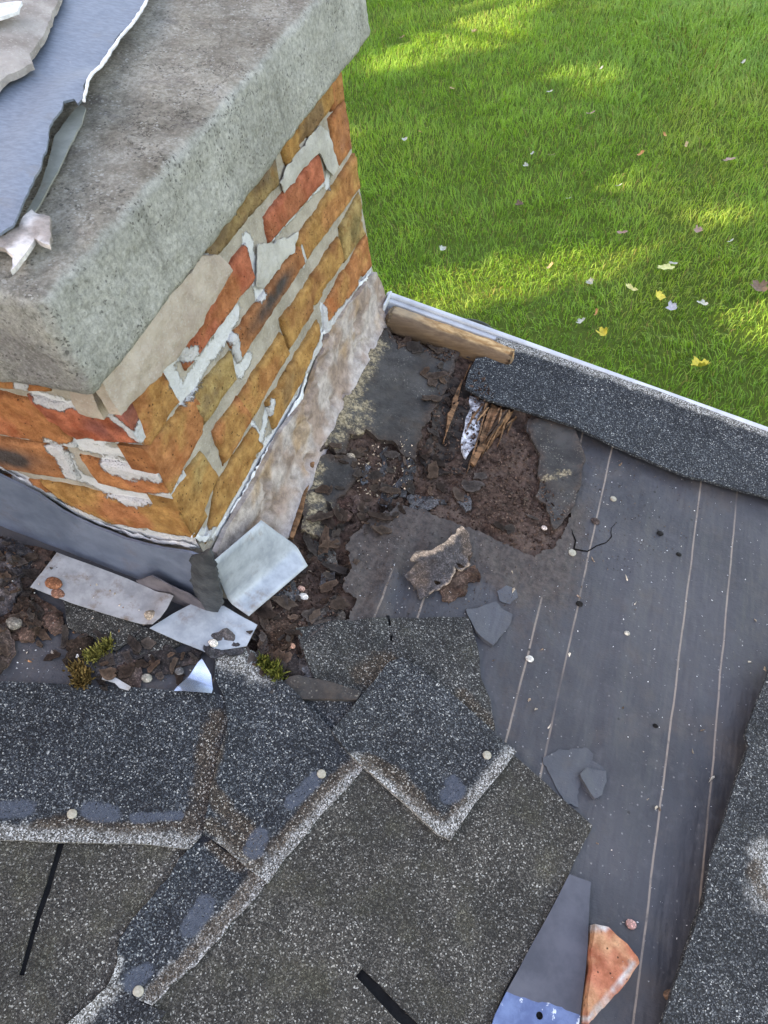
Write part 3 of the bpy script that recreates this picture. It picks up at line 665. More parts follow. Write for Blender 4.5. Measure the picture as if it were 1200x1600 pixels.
T2 = [(486, 720), (505, 716), (557, 717), (562, 738), (556, 752), (540, 768), (527, 783), (530, 800), (522, 812), (524, 830), (532, 848), (520, 852), (490, 838), (472, 826), (476, 790), (480, 750)]
wf('felt_scrap', T2, 'smaller weathered felt piece with lichen patches below the large one', 'roofing felt', .005, anyof(near([(496, 735), (485, 770)], .014), near([(493, 778), (510, 795), (486, 825)], .018)), None, rim=1.1, jag=(.0065, 60), res=.004, drape=.02, hf=lambda uv: .005+.004*fbm(uv, 40, 4, 45)*np.exp(-dist_line(ROOF.at(T2), uv, True)/.02)+.003*fbm(uv, 14, 3, 5))
T3 = [(822, 664), (845, 655), (893, 676), (905, 700), (908, 725), (903, 765), (890, 800), (868, 830), (858, 812), (852, 785), (838, 775), (846, 752), (840, 735), (843, 712), (830, 690)]
wf('felt_scrap', T3, 'curved flap of smooth dark felt right of the brown rotten patch', 'roofing felt', .004, near([(850, 752), (885, 742)], .008), None, rim=.9, jag=(.0045, 80), hf=lambda uv: .003+.006*np.exp(-dist_line(ROOF.at([(893, 676), (908, 725), (890, 800)]), uv)/.012))
T4 = [(640, 742), (672, 705), (682, 740), (700, 741), (735, 738), (726, 745), (690, 748), (645, 752), (636, 785), (628, 780)]
M_WOOD2 = mat_wood('fresh_split_wood', (.26, .13, .06), (.50, .30, .17), math.radians(65)); M_DARKW = mat_wood('dark_split_wood', (.03, .018, .012), (.12, .065, .04), math.radians(65))
PD = [(690, 577), (722, 592), (757, 626), (748, 660), (734, 737), (700, 742), (672, 738), (658, 724), (672, 660), (684, 620)]
sheet('rotten_board', PD, mat_wood('black_rotten_wood', (.012, .009, .008), (.06, .042, .034), math.radians(65)), .004, jag=(.008, 70), drape=.015, res=.003, hf=lambda uv: .006*fbm(uv, 30, 4, 12)-.003*sstep(0, .1, fbm(uv, 60, 3, 13)), parent=roof)
WP = [(736, 614), (748, 618), (760, 624), (756, 648), (750, 672), (745, 692), (734, 708), (728, 716), (720, 700), (722, 680), (728, 655), (734, 640)]
o = sheet('painted_board', WP, M_PAINT, .004, jag=(.0025, 80), drape=.006, hf=lambda uv: .003*fbm(uv, 60, 3, 2), parent=roof)
SPL = [(768, 630), (782, 640), (800, 645), (793, 662), (781, 676), (770, 690), (752, 712), (740, 728), (736, 722), (748, 690), (756, 665), (763, 645)]
sheet('splintered_board', SPL, M_SPLINT, .006, jag=(.003, 90), drape=.006, hf=lambda uv: .004*np.abs(fbm(uv@np.array([[.9, -.42], [.42, .9]])*np.array([1, .15]), 170, 2, 31)), parent=roof)
for k, q in enumerate([[(762, 628), (750, 672), (738, 712), (730, 738)], [(722, 595), (712, 622), (704, 650)], [(716, 628), (703, 650), (697, 676)], [(700, 668), (693, 690)], [(795, 643), (776, 668), (765, 688)], [(808, 648), (790, 668)], [(735, 570), (726, 590)]]):
    rb = ribbon(q, [.002, .006+.003*(k % 3), .005, .001] if k else [.001, .0022, .002, .0008], ROOF)
    sheet('wood_splinter', None, M_SPLINT, .005, uv=rb, jag=(.001, 120), res=.003, hf=lambda uv: .002+.002*fbm(uv, 80, 2, 3), parent=roof)
rg_ = np.random.default_rng(3)
for k in range(22):
    t0 = rg_.random(); a = np.array([(758+46*t0)+rg_.normal(0, 3), 628+18*t0+rg_.normal(0, 5)]); L = 20+rg_.random()**2*100*(1-.5*t0); d = np.array([-.45-.12*t0+rg_.normal(0, .16), .88]); b = a+d*L
    sheet('wood_splinter', None, (M_SPLINT, M_DARKW, M_SPLINT, M_DARKW, M_WOOD2, M_SPLINT, M_DARKW)[k % 7], (.0015+.003*rg_.random()), uv=ribbon([a, a+(b-a)*.5+rg_.normal(0, 1.2, 2), b], [.0008, .0016+.0028*rg_.random(), .0005], ROOF), jag=(.0008, 130), res=.003, hf=lambda uv: .001+.001*fbm(uv, 80, 2, 3), parent=roof, drape=.004)
# the rusty sliver along the foot of the chimney
sheet('wood_sliver', None, M_SPLINT, .009, uv=ribbon([(494, 706), (484, 735), (476, 762), (470, 792), (463, 815), (455, 838)], [.004, .008, .009, .008, .009, .004], ROOF), jag=(.001, 90), res=.0035, bulge=.003)
tag(bpy.data.objects['wood_sliver'], 'long rusty brown wood sliver lying along the base of the chimney', 'splinter')

def chunk(px, th, label, colA, colB, cat='debris', name='rotten_chunk', jag=(.007, 60), amp=.004, sc=45, rim=None, group='lumps of rotten wood and bitumen', lift=0., mat=None, drape=.02, res=.003):
    f = mixcol(colA, colB, 40, _seed[0]); _s = _seed[0]; th = th*.8
    poly = ROOF.at(px, lift)
    def cf(uv):
        c = f(uv)
        if rim is not None: c = c+(np.array(rim)-c)*((1-sstep(.0005, .0042, dist_line(poly, uv, True)*(1+.8*fbm(uv, 60, 3, 3))))*sstep(-.1, .25, fbm(uv, 18, 3, 7)))[:, None]
        return c
    o = sheet(name, px, mat or M_VC, th, jag=jag, lift=lift, drape=drape, res=res, hf=lambda uv: amp*.6*fbm(uv, sc*1.6, 4, _s, .6) - th*.45*sstep(-.06, .02, fbm(uv, sc*.75, 4, _s+5)) - th*.3*sstep(.12, .16, fbm(uv, sc, 4, _s+8)) - (th*.25)*np.exp(-dist_line(poly, uv, True)/.002), colf=cf)
    return tag(o, label, cat, group)
BRN1, BRN2, GRY1, GRY2 = (.034, .023, .018), (.10, .066, .05), (.045, .044, .046), (.09, .087, .09)
def lump_skin():
    px = [(640, 875), (650, 869), (672, 868), (693, 853), (706, 840), (718, 830), (727, 835), (736, 850), (738, 866), (728, 872), (733, 886), (720, 893), (712, 888), (709, 900), (703, 912), (690, 922), (675, 925), (670, 932), (655, 937), (652, 928), (648, 913), (636, 902), (637, 895), (649, 884), (640, 882)]
    R1, R2, R3 = [ROOF.at(l, .012) for l in ([(640, 874), (672, 867), (693, 852), (719, 829)], [(673, 927), (690, 923), (704, 912), (710, 894)], [(712, 890), (721, 894), (734, 885)])]
    c = ROOF.at([(683, 911), (719, 884)], .012); hs = [c[k]+np.stack([.0042*(1+.3*k)*np.cos(a_)*(1+.3*np.sin(3*a_)), .003*np.sin(a_)], 1) for k in (0, 1) for a_ in [np.linspace(0, 6.28, 11)[:-1]]]
    def cf(uv):
        b_ = np.array([.066, .060, .062])+(np.array([.105, .078, .064])-np.array([.066, .060, .062]))*sstep(-.2, .25, fbm(uv, 40, 4, 71))[:, None]
        for R_, w_ in ((R1, .0040), (R2, .0020), (R3, .0022)): b_ = b_+(np.array([.42, .31, .23])-b_)*((1-sstep(w_*.4, w_*1.6, dist_line(R_, uv)*(1+.8*fbm(uv, 140, 3, 3))))*.85)[:, None]
        return b_
    o = sheet('rotten_chunk', px, M_VC, .0022, lift=.008, jag=(.0038, 90), res=.0026, drape=.02, holes=hs, colf=cf, hf=lambda uv: .010*np.exp(-(dist_line(R1, uv)/.016)**2)-.004*np.exp(-dist_line(ROOF.at([(636, 900), (655, 937)], .01), uv)/.012)+.0035*fbm(uv, 40, 4, 73))
    tag(o, 'largest torn curled lump of rotten felt with pale splintered edges, right of the hole', 'debris', 'lumps of rotten wood and bitumen')
chunk([(655, 880), (680, 866), (712, 842), (732, 848), (738, 870), (722, 890), (704, 905), (684, 915), (660, 918), (646, 900)], .009, 'crumbly brown wood under the largest torn lump', (.045, .03, .023), (.09, .06, .047), amp=.004, sc=60)
chunk([(684, 922), (700, 905), (722, 893), (746, 893), (747, 906), (733, 914), (729, 928), (714, 932), (704, 943), (692, 940)], .013, 'reddish brown crumbly piece at the lower right of the largest torn lump', (.05, .031, .024), (.115, .075, .058), amp=.006, sc=60, jag=(.008, 80))
lump_skin()
chunk([(470, 974), (490, 955), (510, 943), (528, 933), (536, 950), (538, 962), (530, 972), (498, 977)], .010, 'flat wedge of rotten board with a tan broken edge above the granule shingle', (.05, .045, .042), (.09, .075, .065), rim=(.30, .20, .12))
chunk([(638, 776), (655, 771), (692, 780), (694, 788), (672, 796), (640, 792)], .007, 'thin dark felt flake lying at the lower edge of the brown rotten patch', GRY1, GRY2, cat='felt flake')
chunk([(712, 778), (724, 766), (735, 783), (728, 800)], .006, 'small triangular felt flake on the brown rotten patch', GRY1, GRY2, cat='felt flake')
chunk([(638, 710), (652, 720), (640, 760), (634, 775), (620, 772), (604, 790), (592, 780), (606, 760), (628, 740)], .006, 'dark felt flake between the brown patch and the lichen felt', GRY1, (.075, .075, .085), cat='felt flake')
chunk([(562, 735), (570, 726), (578, 730), (576, 750), (568, 757), (561, 750)], .005, 'small oval slate grey flake in the dark crumbs', (.055, .06, .07), (.08, .085, .1), cat='felt flake')
chunk([(596, 740), (600, 705), (606, 700), (608, 738), (602, 744)], .005, 'upright narrow felt sliver in the dark crumbs', GRY1, GRY2, cat='felt flake')
chunk([(528, 785), (540, 775), (550, 782), (548, 800), (530, 805)], .012, 'reddish brown rotten lump left of the dark crumbs', (.06, .034, .028), (.10, .06, .05))
chunk([(552, 776), (563, 775), (566, 790), (556, 800), (549, 795)], .010, 'small reddish brown rotten lump beside a similar larger one', (.07, .045, .04), (.11, .075, .065))
chunk([(512, 812), (520, 800), (545, 797), (552, 805), (530, 822), (515, 828)], .010, 'dark reddish rotten lump just under two paler ones', (.05, .028, .024), (.085, .052, .044))
chunk([(490, 845), (510, 850), (528, 862), (532, 880), (520, 884), (505, 872), (488, 862)], .006, 'grey cracked crumb slab below the lichen felt', (.05, .047, .045), (.10, .09, .08))
chunk([(505, 892), (520, 890), (524, 905), (518, 915), (502, 910)], .008, 'dark grey crumb in the pit below the cracked slab', GRY1, GRY2)
chunk([(440, 905), (460, 895), (466, 925), (455, 945), (430, 935)], .006, 'dark flake beside the bent metal corner', GRY1, GRY2)
chunk([(405, 985), (430, 965), (455, 960), (462, 985), (455, 1015), (425, 1022), (405, 1010)], .010, 'brown earthy lump right of the aluminium strips', (.045, .028, .02), (.085, .055, .042), amp=.005)
chunk([(440, 1020), (462, 1025), (478, 1035), (478, 1050), (462, 1062), (440, 1062)], .008, 'dark brown slab below the earthy lump near the moss', (.035, .028, .027), (.06, .05, .05))
chunk([(476, 1040), (486, 1035), (492, 1055), (486, 1066), (478, 1062)], .005, 'small dark flake beside the granule shingle corner', GRY1, GRY2)
# torn felt on the open underlay
wf('felt_scrap', [(726, 955), (745, 952), (774, 942), (782, 952), (800, 963), (795, 980), (768, 1012), (755, 1003), (742, 990)], 'torn kite shaped felt scrap lying on the bare underlay', 'roofing felt', .003, zero, mat=M_FELT2, hf=lambda uv: .002+.003*near([(768, 1012), (742, 990)], .012)(uv))
wf('felt_scrap', [(776, 925), (790, 916), (806, 922), (808, 934), (796, 946), (780, 940)], 'small round felt scrap above the kite shaped one', 'roofing felt', .002, zero, mat=M_FELT2)
wf('felt_scrap', [(846, 1186), (872, 1172), (905, 1168), (925, 1172), (926, 1186), (945, 1206), (944, 1222), (930, 1250), (920, 1246), (905, 1222), (906, 1260), (888, 1256), (860, 1215)], 'ragged felt scrap stuck to the underlay beside the mossy shingle', 'roofing felt', .002, zero, mat=M_FELT2, jag=(.006, 70), res=.004)
wf('felt_scrap', [(902, 1212), (915, 1202), (944, 1206), (946, 1222), (938, 1244), (926, 1250), (916, 1238)], 'thin curled felt flake on top of the ragged scrap', 'roofing felt', .002, zero, mat=M_FELT2, hf=lambda uv: .002+.003*near([(902, 1212), (916, 1238), (930, 1250)], .008)(uv))
# crack in the underlay
crk = ribbon([(893, 828), (899, 845), (897, 858), (918, 862), (932, 853), (948, 848), (955, 838), (954, 826), (963, 816)], [.0006, .002, .0035, .0016, .0013, .0012, .001, .0007, .0004], ROOF)
sheet('crack', None, mat_plain('crack_shadowless_black', (.008, .007, .007), (.014, .012, .011), 1., 60, .0), .0006, uv=crk, jag=(.0012, 120), res=.003, parent=roof, stack=False)

# ------------------------------------------------------------------ shingles
M_SLOT = mat_plain('bare_bitumen', (.006, .006, .007), (.012, .012, .013), .8, 60, .15)
def shingle(px, label, old=0., wear=None, brown=None, tar=None, th=.005, slots=(), group='asphalt shingles torn up around the chimney', **k):
    A = {'old': (lambda uv: np.full(len(uv), float(old))) if not callable(old) else old, 'wear': wear or zero, 'brown': brown or zero, 'tar': tar or zero}
    hs = [jagged(ribbon_uv, .0008, 90, 3, .004) for ribbon_uv in slots]
    bk = [sheet('slot_lining', None, M_SLOT, .0008, uv=h_, res=.006, jag=(0, 1), stack=False, lift=.0006) for h_ in slots]
    o = sheet('roof_shingle', px, M_SH, th, attrs=A, holes=hs, **k)
    for b_ in bk: b_.parent = o; b_.location = b_.location-o.location
    return tag(o, label, 'shingle', group)
# verge strip
VS = [(772, 537), (900, 577), (1060, 634), (1230, 695), (1700, 861), (1700, 952), (1230, 790), (1150, 768), (1065, 745), (985, 712), (900, 674), (830, 648), (760, 624), (727, 604), (731, 585), (742, 562), (768, 560)]
shingle(VS, 'long narrow granule shingle strip nailed along the verge', 0, wear=near([(772, 539), (900, 579), (1060, 637), (1230, 697), (1700, 863)], .010, h=.013), th=.005, lift=.010, jag=(.0012, 70), hf=lambda uv: .010*sstep(.90, .948, uv[:, 1])+.0012*fbm(uv, 12, 2, 3), drape=.03)
# right hand stack
shingle([(1206, 1040), (1200, 1062), (1178, 1130), (1166, 1165), (1150, 1210), (1110, 1340), (1092, 1412), (1060, 1505), (1036, 1590), (1020, 1640), (1800, 1800), (1800, 1100)], 'lower shingle of the right hand stack, mostly covered', .5, th=.006, lift=.014, jag=(.001, 60), drape=0)
shingle([(1210, 1022), (1198, 1050), (1170, 1128), (1163, 1150), (1168, 1168), (1150, 1215), (1105, 1352), (1096, 1412), (1056, 1520), (1030, 1600), (1016, 1650), (1790, 1810), (1790, 1085)], 'raised granule shingle with a brown worn spot along the right edge', .22,
        wear=near([(1195, 1345), (1215, 1370), (1200, 1400)], .022, h=.026), brown=near([(1180, 1352), (1172, 1372), (1195, 1402)], .008, h=.026), th=.005, lift=.026, jag=(.0012, 60), drape=0, hf=lambda uv: .003*fbm(uv, 6, 2, 5))
# weathered brown one under the tab
shingle([(462, 982), (500, 974), (585, 970), (606, 968), (660, 968), (730, 967), (736, 985), (746, 1020), (750, 1062), (764, 1095), (772, 1142), (760, 1165), (620, 1160), (520, 1130), (492, 1066), (478, 1030)], 'brown weathered shingle with two nail holes, partly under the dark tab', .55,
        brown=anyof(near([(600, 1040), (570, 1060)], .018), near([(720, 1090), (765, 1140)], .012)), th=.005, jag=(.0012, 60), slots=[ribbon([(606, 962), (609, 980)], [.004, .003], ROOF), ribbon([(611, 994), (610, 1004)], [.003, .003], ROOF)])
# slot with the tongue of shingle between
shingle([(440, 1090), (560, 1096), (575, 1110), (520, 1150), (480, 1140), (440, 1110)], 'small dark wedge of shingle between the two dark tabs', .1, th=.004)
wf('felt_flap', [(434, 1072), (450, 1062), (466, 1060), (520, 1074), (562, 1088), (555, 1100), (500, 1098), (440, 1094), (420, 1086)], 'smooth dark felt flap between the two dark tabs', 'roofing felt', .003, zero, hf=lambda uv: .006+.004*near([(466, 1060), (562, 1088)], .01)(uv))
# big weathered field shingle
SL = ribbon([(560, 1520), (600, 1562), (650, 1612)], [.0095, .0105, .0105], ROOF)
shingle([(100, 1660), (240, 1570), (330, 1470), (420, 1372), (500, 1275), (575, 1190), (640, 1200), (690, 1262), (770, 1160), (800, 1182), (860, 1236), (922, 1292), (900, 1335), (872, 1395), (820, 1490), (785, 1548), (765, 1605), (745, 1660)], 'widest mossy weathered shingle with a slanting slot in the centre foreground', 1., th=.006, jag=(.0012, 50), slots=[SL], hf=lambda uv: .0015*fbm(uv, 10, 3, 6))
# lower left weathered shingle
SL2 = ribbon([(98, 1316), (72, 1400), (52, 1462), (36, 1524)], [.006, .0055, .005, .0045], ROOF)
shingle([(-60, 1290), (60, 1300), (150, 1306), (300, 1310), (300, 1340), (262, 1400), (225, 1452), (200, 1490), (184, 1530), (172, 1548), (130, 1590), (60, 1660), (-60, 1660)], 'mossy weathered shingle with a narrow upright slot in the lower left corner', 1., th=.005, jag=(.0015, 50), slots=[SL2])
shingle([(178, 1535), (225, 1568), (262, 1580), (215, 1660), (40, 1660), (105, 1600)], 'bluish granule shingle showing at the bottom edge below the nailed tip', .25, wear=near([(178, 1540), (105, 1602), (40, 1660)], .010), th=.005)
# jagged strip with the nail
shingle([(300, 1320), (330, 1312), (352, 1330), (400, 1362), (420, 1378), (380, 1425), (320, 1492), (262, 1548), (240, 1572), (214, 1562), (196, 1552), (172, 1541), (182, 1515), (190, 1468), (215, 1432), (248, 1392), (282, 1345)], 'narrow torn dark shingle strip running down to a nail at the lower left', 0,
        wear=anyof(near([(418, 1372), (380, 1420), (320, 1484), (240, 1566)], .014), near([(190, 1545), (174, 1540), (190, 1500)], .004)), brown=anyof(near([(398, 1372), (360, 1425), (300, 1490), (240, 1550)], .007), near([(330, 1318), (372, 1352)], .009)), tar=anyof(near([(322, 1412), (296, 1450)], .009), near([(228, 1518), (208, 1534)], .008)), th=.005, jag=(.0022, 70), drape=.008)
# dark upper left shingle
shingle([(-60, 1066), (80, 1070), (200, 1076), (334, 1084), (362, 1096), (366, 1122), (352, 1160), (346, 1195), (344, 1235), (334, 1268), (318, 1302), (296, 1328), (200, 1320), (90, 1318), (-60, 1314)], 'clean dark granule shingle with a pale lower edge along the left side', 0,
        wear=near([(-60, 1305), (90, 1309), (200, 1312), (300, 1318)], .011), brown=anyof(near([(340, 1125), (326, 1165), (320, 1215), (312, 1262), (296, 1290)], .013), near([(60, 1292), (112, 1284), (160, 1293), (230, 1296), (290, 1290)], .007)), tar=anyof(near([(-10, 1268), (42, 1265)], .009), near([(142, 1268), (176, 1275)], .009), near([(210, 1280), (280, 1276)], .005)), th=.006, jag=(.0012, 50), drape=.008)
# centre dark tab
shingle([(338, 1015), (362, 1008), (396, 1018), (418, 1042), (440, 1066), (490, 1118), (540, 1164), (576, 1192), (560, 1212), (500, 1278), (440, 1350), (418, 1382), (385, 1356), (352, 1326), (318, 1306), (322, 1280), (330, 1235), (340, 1190), (356, 1140), (352, 1095), (336, 1060)], 'dark shingle tab with a nail and smooth tar marks in the middle of the picture', 0,
        wear=anyof(near([(572, 1196), (500, 1272), (412, 1378)], .014), near([(345, 1030), (375, 1030), (410, 1052)], .018), near([(345, 1320), (400, 1366)], .008)), brown=anyof(near([(346, 1150), (334, 1200), (330, 1240)], .006), near([(338, 1250), (372, 1288), (396, 1316)], .011), near([(548, 1196), (490, 1255), (425, 1330)], .007), near([(330, 1290), (400, 1352)], .010)), tar=anyof(near([(492, 1218), (455, 1256)], .007), near([(405, 1310), (394, 1328)], .009)), th=.006, jag=(.0015, 50), drape=.010)
# V shaped tab
shingle([(516, 1146), (560, 1096), (606, 1040), (626, 1032), (652, 1048), (710, 1096), (780, 1158), (803, 1178), (775, 1216), (736, 1262), (700, 1316), (680, 1306), (640, 1268), (600, 1232), (556, 1194), (540, 1176)], 'dark square shingle tab with a pale pointed lower corner and nail', .12,
        wear=anyof(near([(798, 1182), (736, 1252), (698, 1306)], .011), near([(556, 1192), (640, 1264), (696, 1310)], .009)), brown=anyof(near([(572, 1190), (620, 1215), (655, 1262)], .009), near([(655, 1262), (690, 1284), (722, 1252)], .005)), tar=near([(705, 1226), (712, 1240), (698, 1248)], .009), th=.007, jag=(.001, 50), drape=.010)
# bare slots show the dark course beneath: fill level handled by the stack below

# ------------------------------------------------------------------ pieces in front of the chimney
sheet('mulch_bed', [(-60, 826), (90, 866), (70, 900), (48, 930), (100, 960), (100, 985), (40, 975), (28, 1000), (-60, 1000)], M_ROT, .004, jag=(.004, 50), hf=lambda uv: .005*fbm(uv, 50, 4, 9)+.003*fbm(uv, 140, 2, 4), drape=.01, res=.0035)
tag(bpy.data.objects['mulch_bed'], 'dark crumbled wood below the lead flashing', 'debris', None, 'stuff')
G2 = 'lumps of rotten wood and bitumen'
chunk([(-60, 840), (0, 842), (25, 852), (54, 866), (52, 884), (42, 905), (44, 930), (20, 955), (0, 968), (-60, 985)], .020, 'big dark cracked lump at the left picture edge below the lead flashing', (.045, .042, .045), (.10, .085, .085), amp=.007, sc=24)
chunk([(10, 970), (30, 945), (52, 938), (66, 950), (60, 985), (50, 1010), (36, 1008), (26, 988), (12, 984)], .012, 'brown crumbly lump left of the long aluminium strip', BRN1, (.11, .07, .055), amp=.005)
chunk([(70, 955), (84, 948), (98, 965), (104, 985), (92, 998), (80, 995), (70, 975)], .010, 'brown crumbly lump between another lump and the grey shingle scrap', BRN1, (.12, .075, .06), amp=.005)
chunk([(-40, 985), (8, 982), (20, 1005), (22, 1020), (10, 1035), (0, 1048), (-40, 1060)], .014, 'pinkish brown lump at the left picture edge above the dark shingle', (.07, .05, .045), (.14, .10, .085), amp=.004)
chunk([(104, 1020), (112, 1010), (124, 998), (140, 992), (146, 1005), (142, 1025), (130, 1042), (115, 1045), (104, 1038)], .014, 'round brown earthy lump with moss beside it', (.035, .024, .018), (.08, .052, .04), amp=.005)
def frag(px, label, old=.7, th=.006, cat='shingle', **k): return shingle(px, label, old, th=th, group='broken shingle scraps in front of the chimney', **k)
frag([(100, 942), (150, 955), (226, 984), (210, 1000), (182, 1020), (170, 1012), (150, 1000), (125, 992), (108, 985)], 'larger grey granule scrap under the long aluminium strip', .8)
frag([(206, 1008), (226, 984), (262, 992), (286, 1006), (270, 1016), (240, 1020), (222, 1028)], 'smaller grey granule scrap right of the larger one', .75)
chunk([(150, 1040), (182, 1022), (215, 1008), (235, 1015), (218, 1030), (190, 1045), (170, 1062), (150, 1060)], .006, 'smooth dark felt scrap under the grey granule scraps', (.055, .05, .052), (.085, .075, .072), cat='felt flake', amp=.002)
chunk([(170, 1058), (186, 1040), (210, 1030), (222, 1036), (226, 1062), (216, 1078), (190, 1074)], .009, 'brown slab beside the small bare metal offcut', (.05, .034, .03), (.085, .06, .055), amp=.003)
chunk([(221, 1036), (236, 1020), (258, 1012), (318, 1022), (312, 1036), (290, 1042), (262, 1054), (245, 1060), (228, 1050)], .009, 'dark brown slab between the granule scrap and the bright metal offcut', (.035, .03, .03), (.07, .052, .048), amp=.003)
# metal strips
def strip(px, label, mat, th=.0012, lift=.004, hf=None, name='aluminium_strip', **k):
    o = sheet(name, px, mat, th, lift=lift, jag=(.0006, 40), hf=hf, drape=k.pop('drape', .05), res=.005, **k); return tag(o, label, 'metal strip', 'loose metal flashing strips')
strip([(90, 866), (130, 880), (200, 906), (272, 938), (262, 958), (252, 972), (240, 982), (180, 966), (110, 944), (50, 922), (70, 894)], 'long dirty aluminium strip with two rusty spots below the lead flashing', M_ALU, lift=.010, hf=lambda uv: .010*near([(272, 938), (250, 985)], .014, h=.01, nz=0)(uv))
strip([(235, 985), (270, 962), (300, 945), (350, 947), (402, 976), (394, 992), (386, 1010), (350, 1016), (320, 1020), (276, 1003)], 'short clean aluminium strip under the tarred chimney corner', M_ALU2, lift=.008)
strip([(273, 1084), (290, 1064), (305, 1046), (316, 1034), (330, 1058), (333, 1078), (331, 1086)], 'bright sky blue metal offcut with a torn corner behind the dark shingle', M_MIRROR, lift=.006, hf=lambda uv: .004*np.sin(uv[:, 1]*160), name='metal_offcut')
strip([(163, 1054), (175, 1058), (206, 1076), (202, 1082), (188, 1078), (180, 1070), (160, 1064)], 'small bare metal offcut in the debris above the dark shingle', M_ALU, lift=.005, name='metal_offcut')
# folded corner flashing: one leg up the chimney, the other on the roof
def corner_flashing():
    D, C = [ROOF.P(ROOF.at([q], .012), .012)[0] for q in ((358, 941), (463, 853))]
    E_, F_ = [ROOF.P(ROOF.at([q], .008), .008)[0] for q in ((481, 884), (389, 963))]
    nx = np.array([1., 0, 0])
    A = hit((331, 879), nx, np.array([X0+.022, 0, 0])); B = hit((408, 813), nx, np.array([X0+.022, 0, 0]))
    P_ = []; n, m = 17, 13
    prof = []
    for i in range(n):
        t = i/(n-1); a, d, f = A+(B-A)*t, D+(C-D)*t, F_+(E_-F_)*t
        for j in range(m):
            s = j/(m-1)
            if s < .6: p = a+(d-a)*(s/.6)
            else: p = d+(f-d)*((s-.6)/.4)
            if abs(s-.6) < .05: q = (a*.12+f*.12+d*.76); p = p*.7+q*.3
            P_.append(p)
    V = np.array(P_); V = V+.0012*fbm(V, 30, 2, 4)[:, None]*NR[None]
    i = np.arange(n-1)[:, None]*m+np.arange(m-1)[None]; F = np.stack([i, i+1, i+m+1, i+m], -1).reshape(-1, 4)
    o = obj('corner_flashing', V, F, M_ALU2, None); sd = o.modifiers.new('thickness', 'SOLIDIFY'); sd.thickness = .0012; sd.offset = 0
    tag(o, 'bent clean aluminium corner leaning on the foot of the chimney', 'metal flashing')
corner_flashing()
chunk([(320, 1002), (335, 990), (352, 983), (366, 995), (376, 1008), (372, 1022), (360, 1034), (345, 1030), (326, 1032), (318, 1018)], .010, 'dark tarry lump on the upper tip of the middle shingle tab', (.05, .048, .052), (.095, .085, .085), amp=.004)
# blue tipped flashing strip and brick piece at the bottom
def fl_cols():
    s = NT('grey_and_blue_paint', .5, .4, .1); a = s.attr('blue')
    g = s.mix(s.step(s.noise(22, 5, .65), .3, .7), (.050, .052, .066), (.088, .089, .108))
    b = s.mix(s.step(s.noise(40, 5, .7), .35, .65), (.07, .105, .22), (.12, .175, .32))
    b = s.mix(s.step(s.noise(70, 5, .7), .62, .67), b, (.55, .60, .68))
    col = s.mix(s.step(a, .45, .55), g, b); return s.done(col, s.bump(s.noise(160, 4), .2, .001))
bl = ROOF.at([(790, 1548), (905, 1584)], .012); dirn = (bl[1]-bl[0])/np.linalg.norm(bl[1]-bl[0]); nrm2 = np.array([dirn[1], -dirn[0]])
BRK = [(916, 1447), (937, 1452), (958, 1474), (978, 1497), (980, 1506), (960, 1538), (930, 1575), (904, 1600), (906, 1560), (911, 1500)]
def brick_piece():
    px = BRK; poly = ROOF.at(px, .012)
    cf0 = mixcol((.56, .20, .115), (.68, .36, .20), 55, 4)
    def cf(uv):
        c = cf0(uv); m = (1-sstep(.001, .0032, dist_line(ROOF.at([(980, 1504), (960, 1538), (930, 1575), (904, 1600)], .012), uv)*(1+.6*fbm(uv, 90, 3, 3))))+(1-sstep(.002, .005, dist_line(ROOF.at([(912, 1446), (937, 1452)], .012), uv)*(1+.6*fbm(uv, 90, 3, 3))))
        return c+(np.array([.60, .57, .54])-c)*np.clip(m, 0, 1)[:, None]
    o = sheet('brick_fragment', px, M_BRICK, .020, jag=(.0018, 60), drape=.08, res=.004, hf=lambda uv: .0015*fbm(uv, 60, 4, 4)-.0018*np.exp(-dist_line(poly, uv, True)/.004), colf=cf)
    tag(o, 'broken orange brick piece with white mortar edges beside the grey metal strip', 'brick')
brick_piece()
o = sheet('metal_strip', [(887, 1367), (921, 1379), (913, 1480), (904, 1583), (898, 1640), (755, 1640), (772, 1585), (790, 1548), (840, 1455)], fl_cols(), .0015, lift=.006, jag=(.0005, 30), drape=.03, res=.006, attrs={'blue': lambda uv: sstep(-.002, .002, (uv-bl[0])@nrm2)}, holes=[np.array([ROOF.at([(844, 1587)], .01)[0]+.0035*np.array([math.cos(a), math.sin(a)]) for a in np.linspace(0, 6.28, 11)[:-1]])])
tag(o, 'grey metal strip with a chipped blue painted end and nail hole at the bottom edge', 'metal strip', 'loose metal flashing strips')

# ------------------------------------------------------------------ nails, stones, moss, crumbs
def nail(px, label, r=.0048):
    uv, h = hat(px, .012); h = float(sample(blur(H, .004), uv[None])[0])
    root = thing('roofing_nail', label, 'nail', ROOF.P(uv, h)[0], 'roofing nails')
    n = 20; V, F = [], []
    a = np.linspace(0, 2*np.pi, n, endpoint=False)
    for k, (rr, hh) in enumerate([(1, .0002), (1.0, .0010), (.86, .0014), (.35, .0016)]): V.append(ROOF.P(uv+r*rr*np.stack([np.cos(a), np.sin(a)], 1), h+hh))
    V = np.concatenate(V)
    for k in range(3): F += [[k*n+i, k*n+(i+1) % n, (k+1)*n+(i+1) % n, (k+1)*n+i] for i in range(n)]
    F.append([3*n+i for i in range(n)]); obj('head', V, F, M_NAIL, root)
    V = np.concatenate([ROOF.P(uv+.0015*np.stack([np.cos(a), np.sin(a)], 1), h+hh) for hh in (.0004, -.025)]); obj('shank', V, [[i, (i+1) % n, n+(i+1) % n, n+i] for i in range(n)], M_NAIL, root)
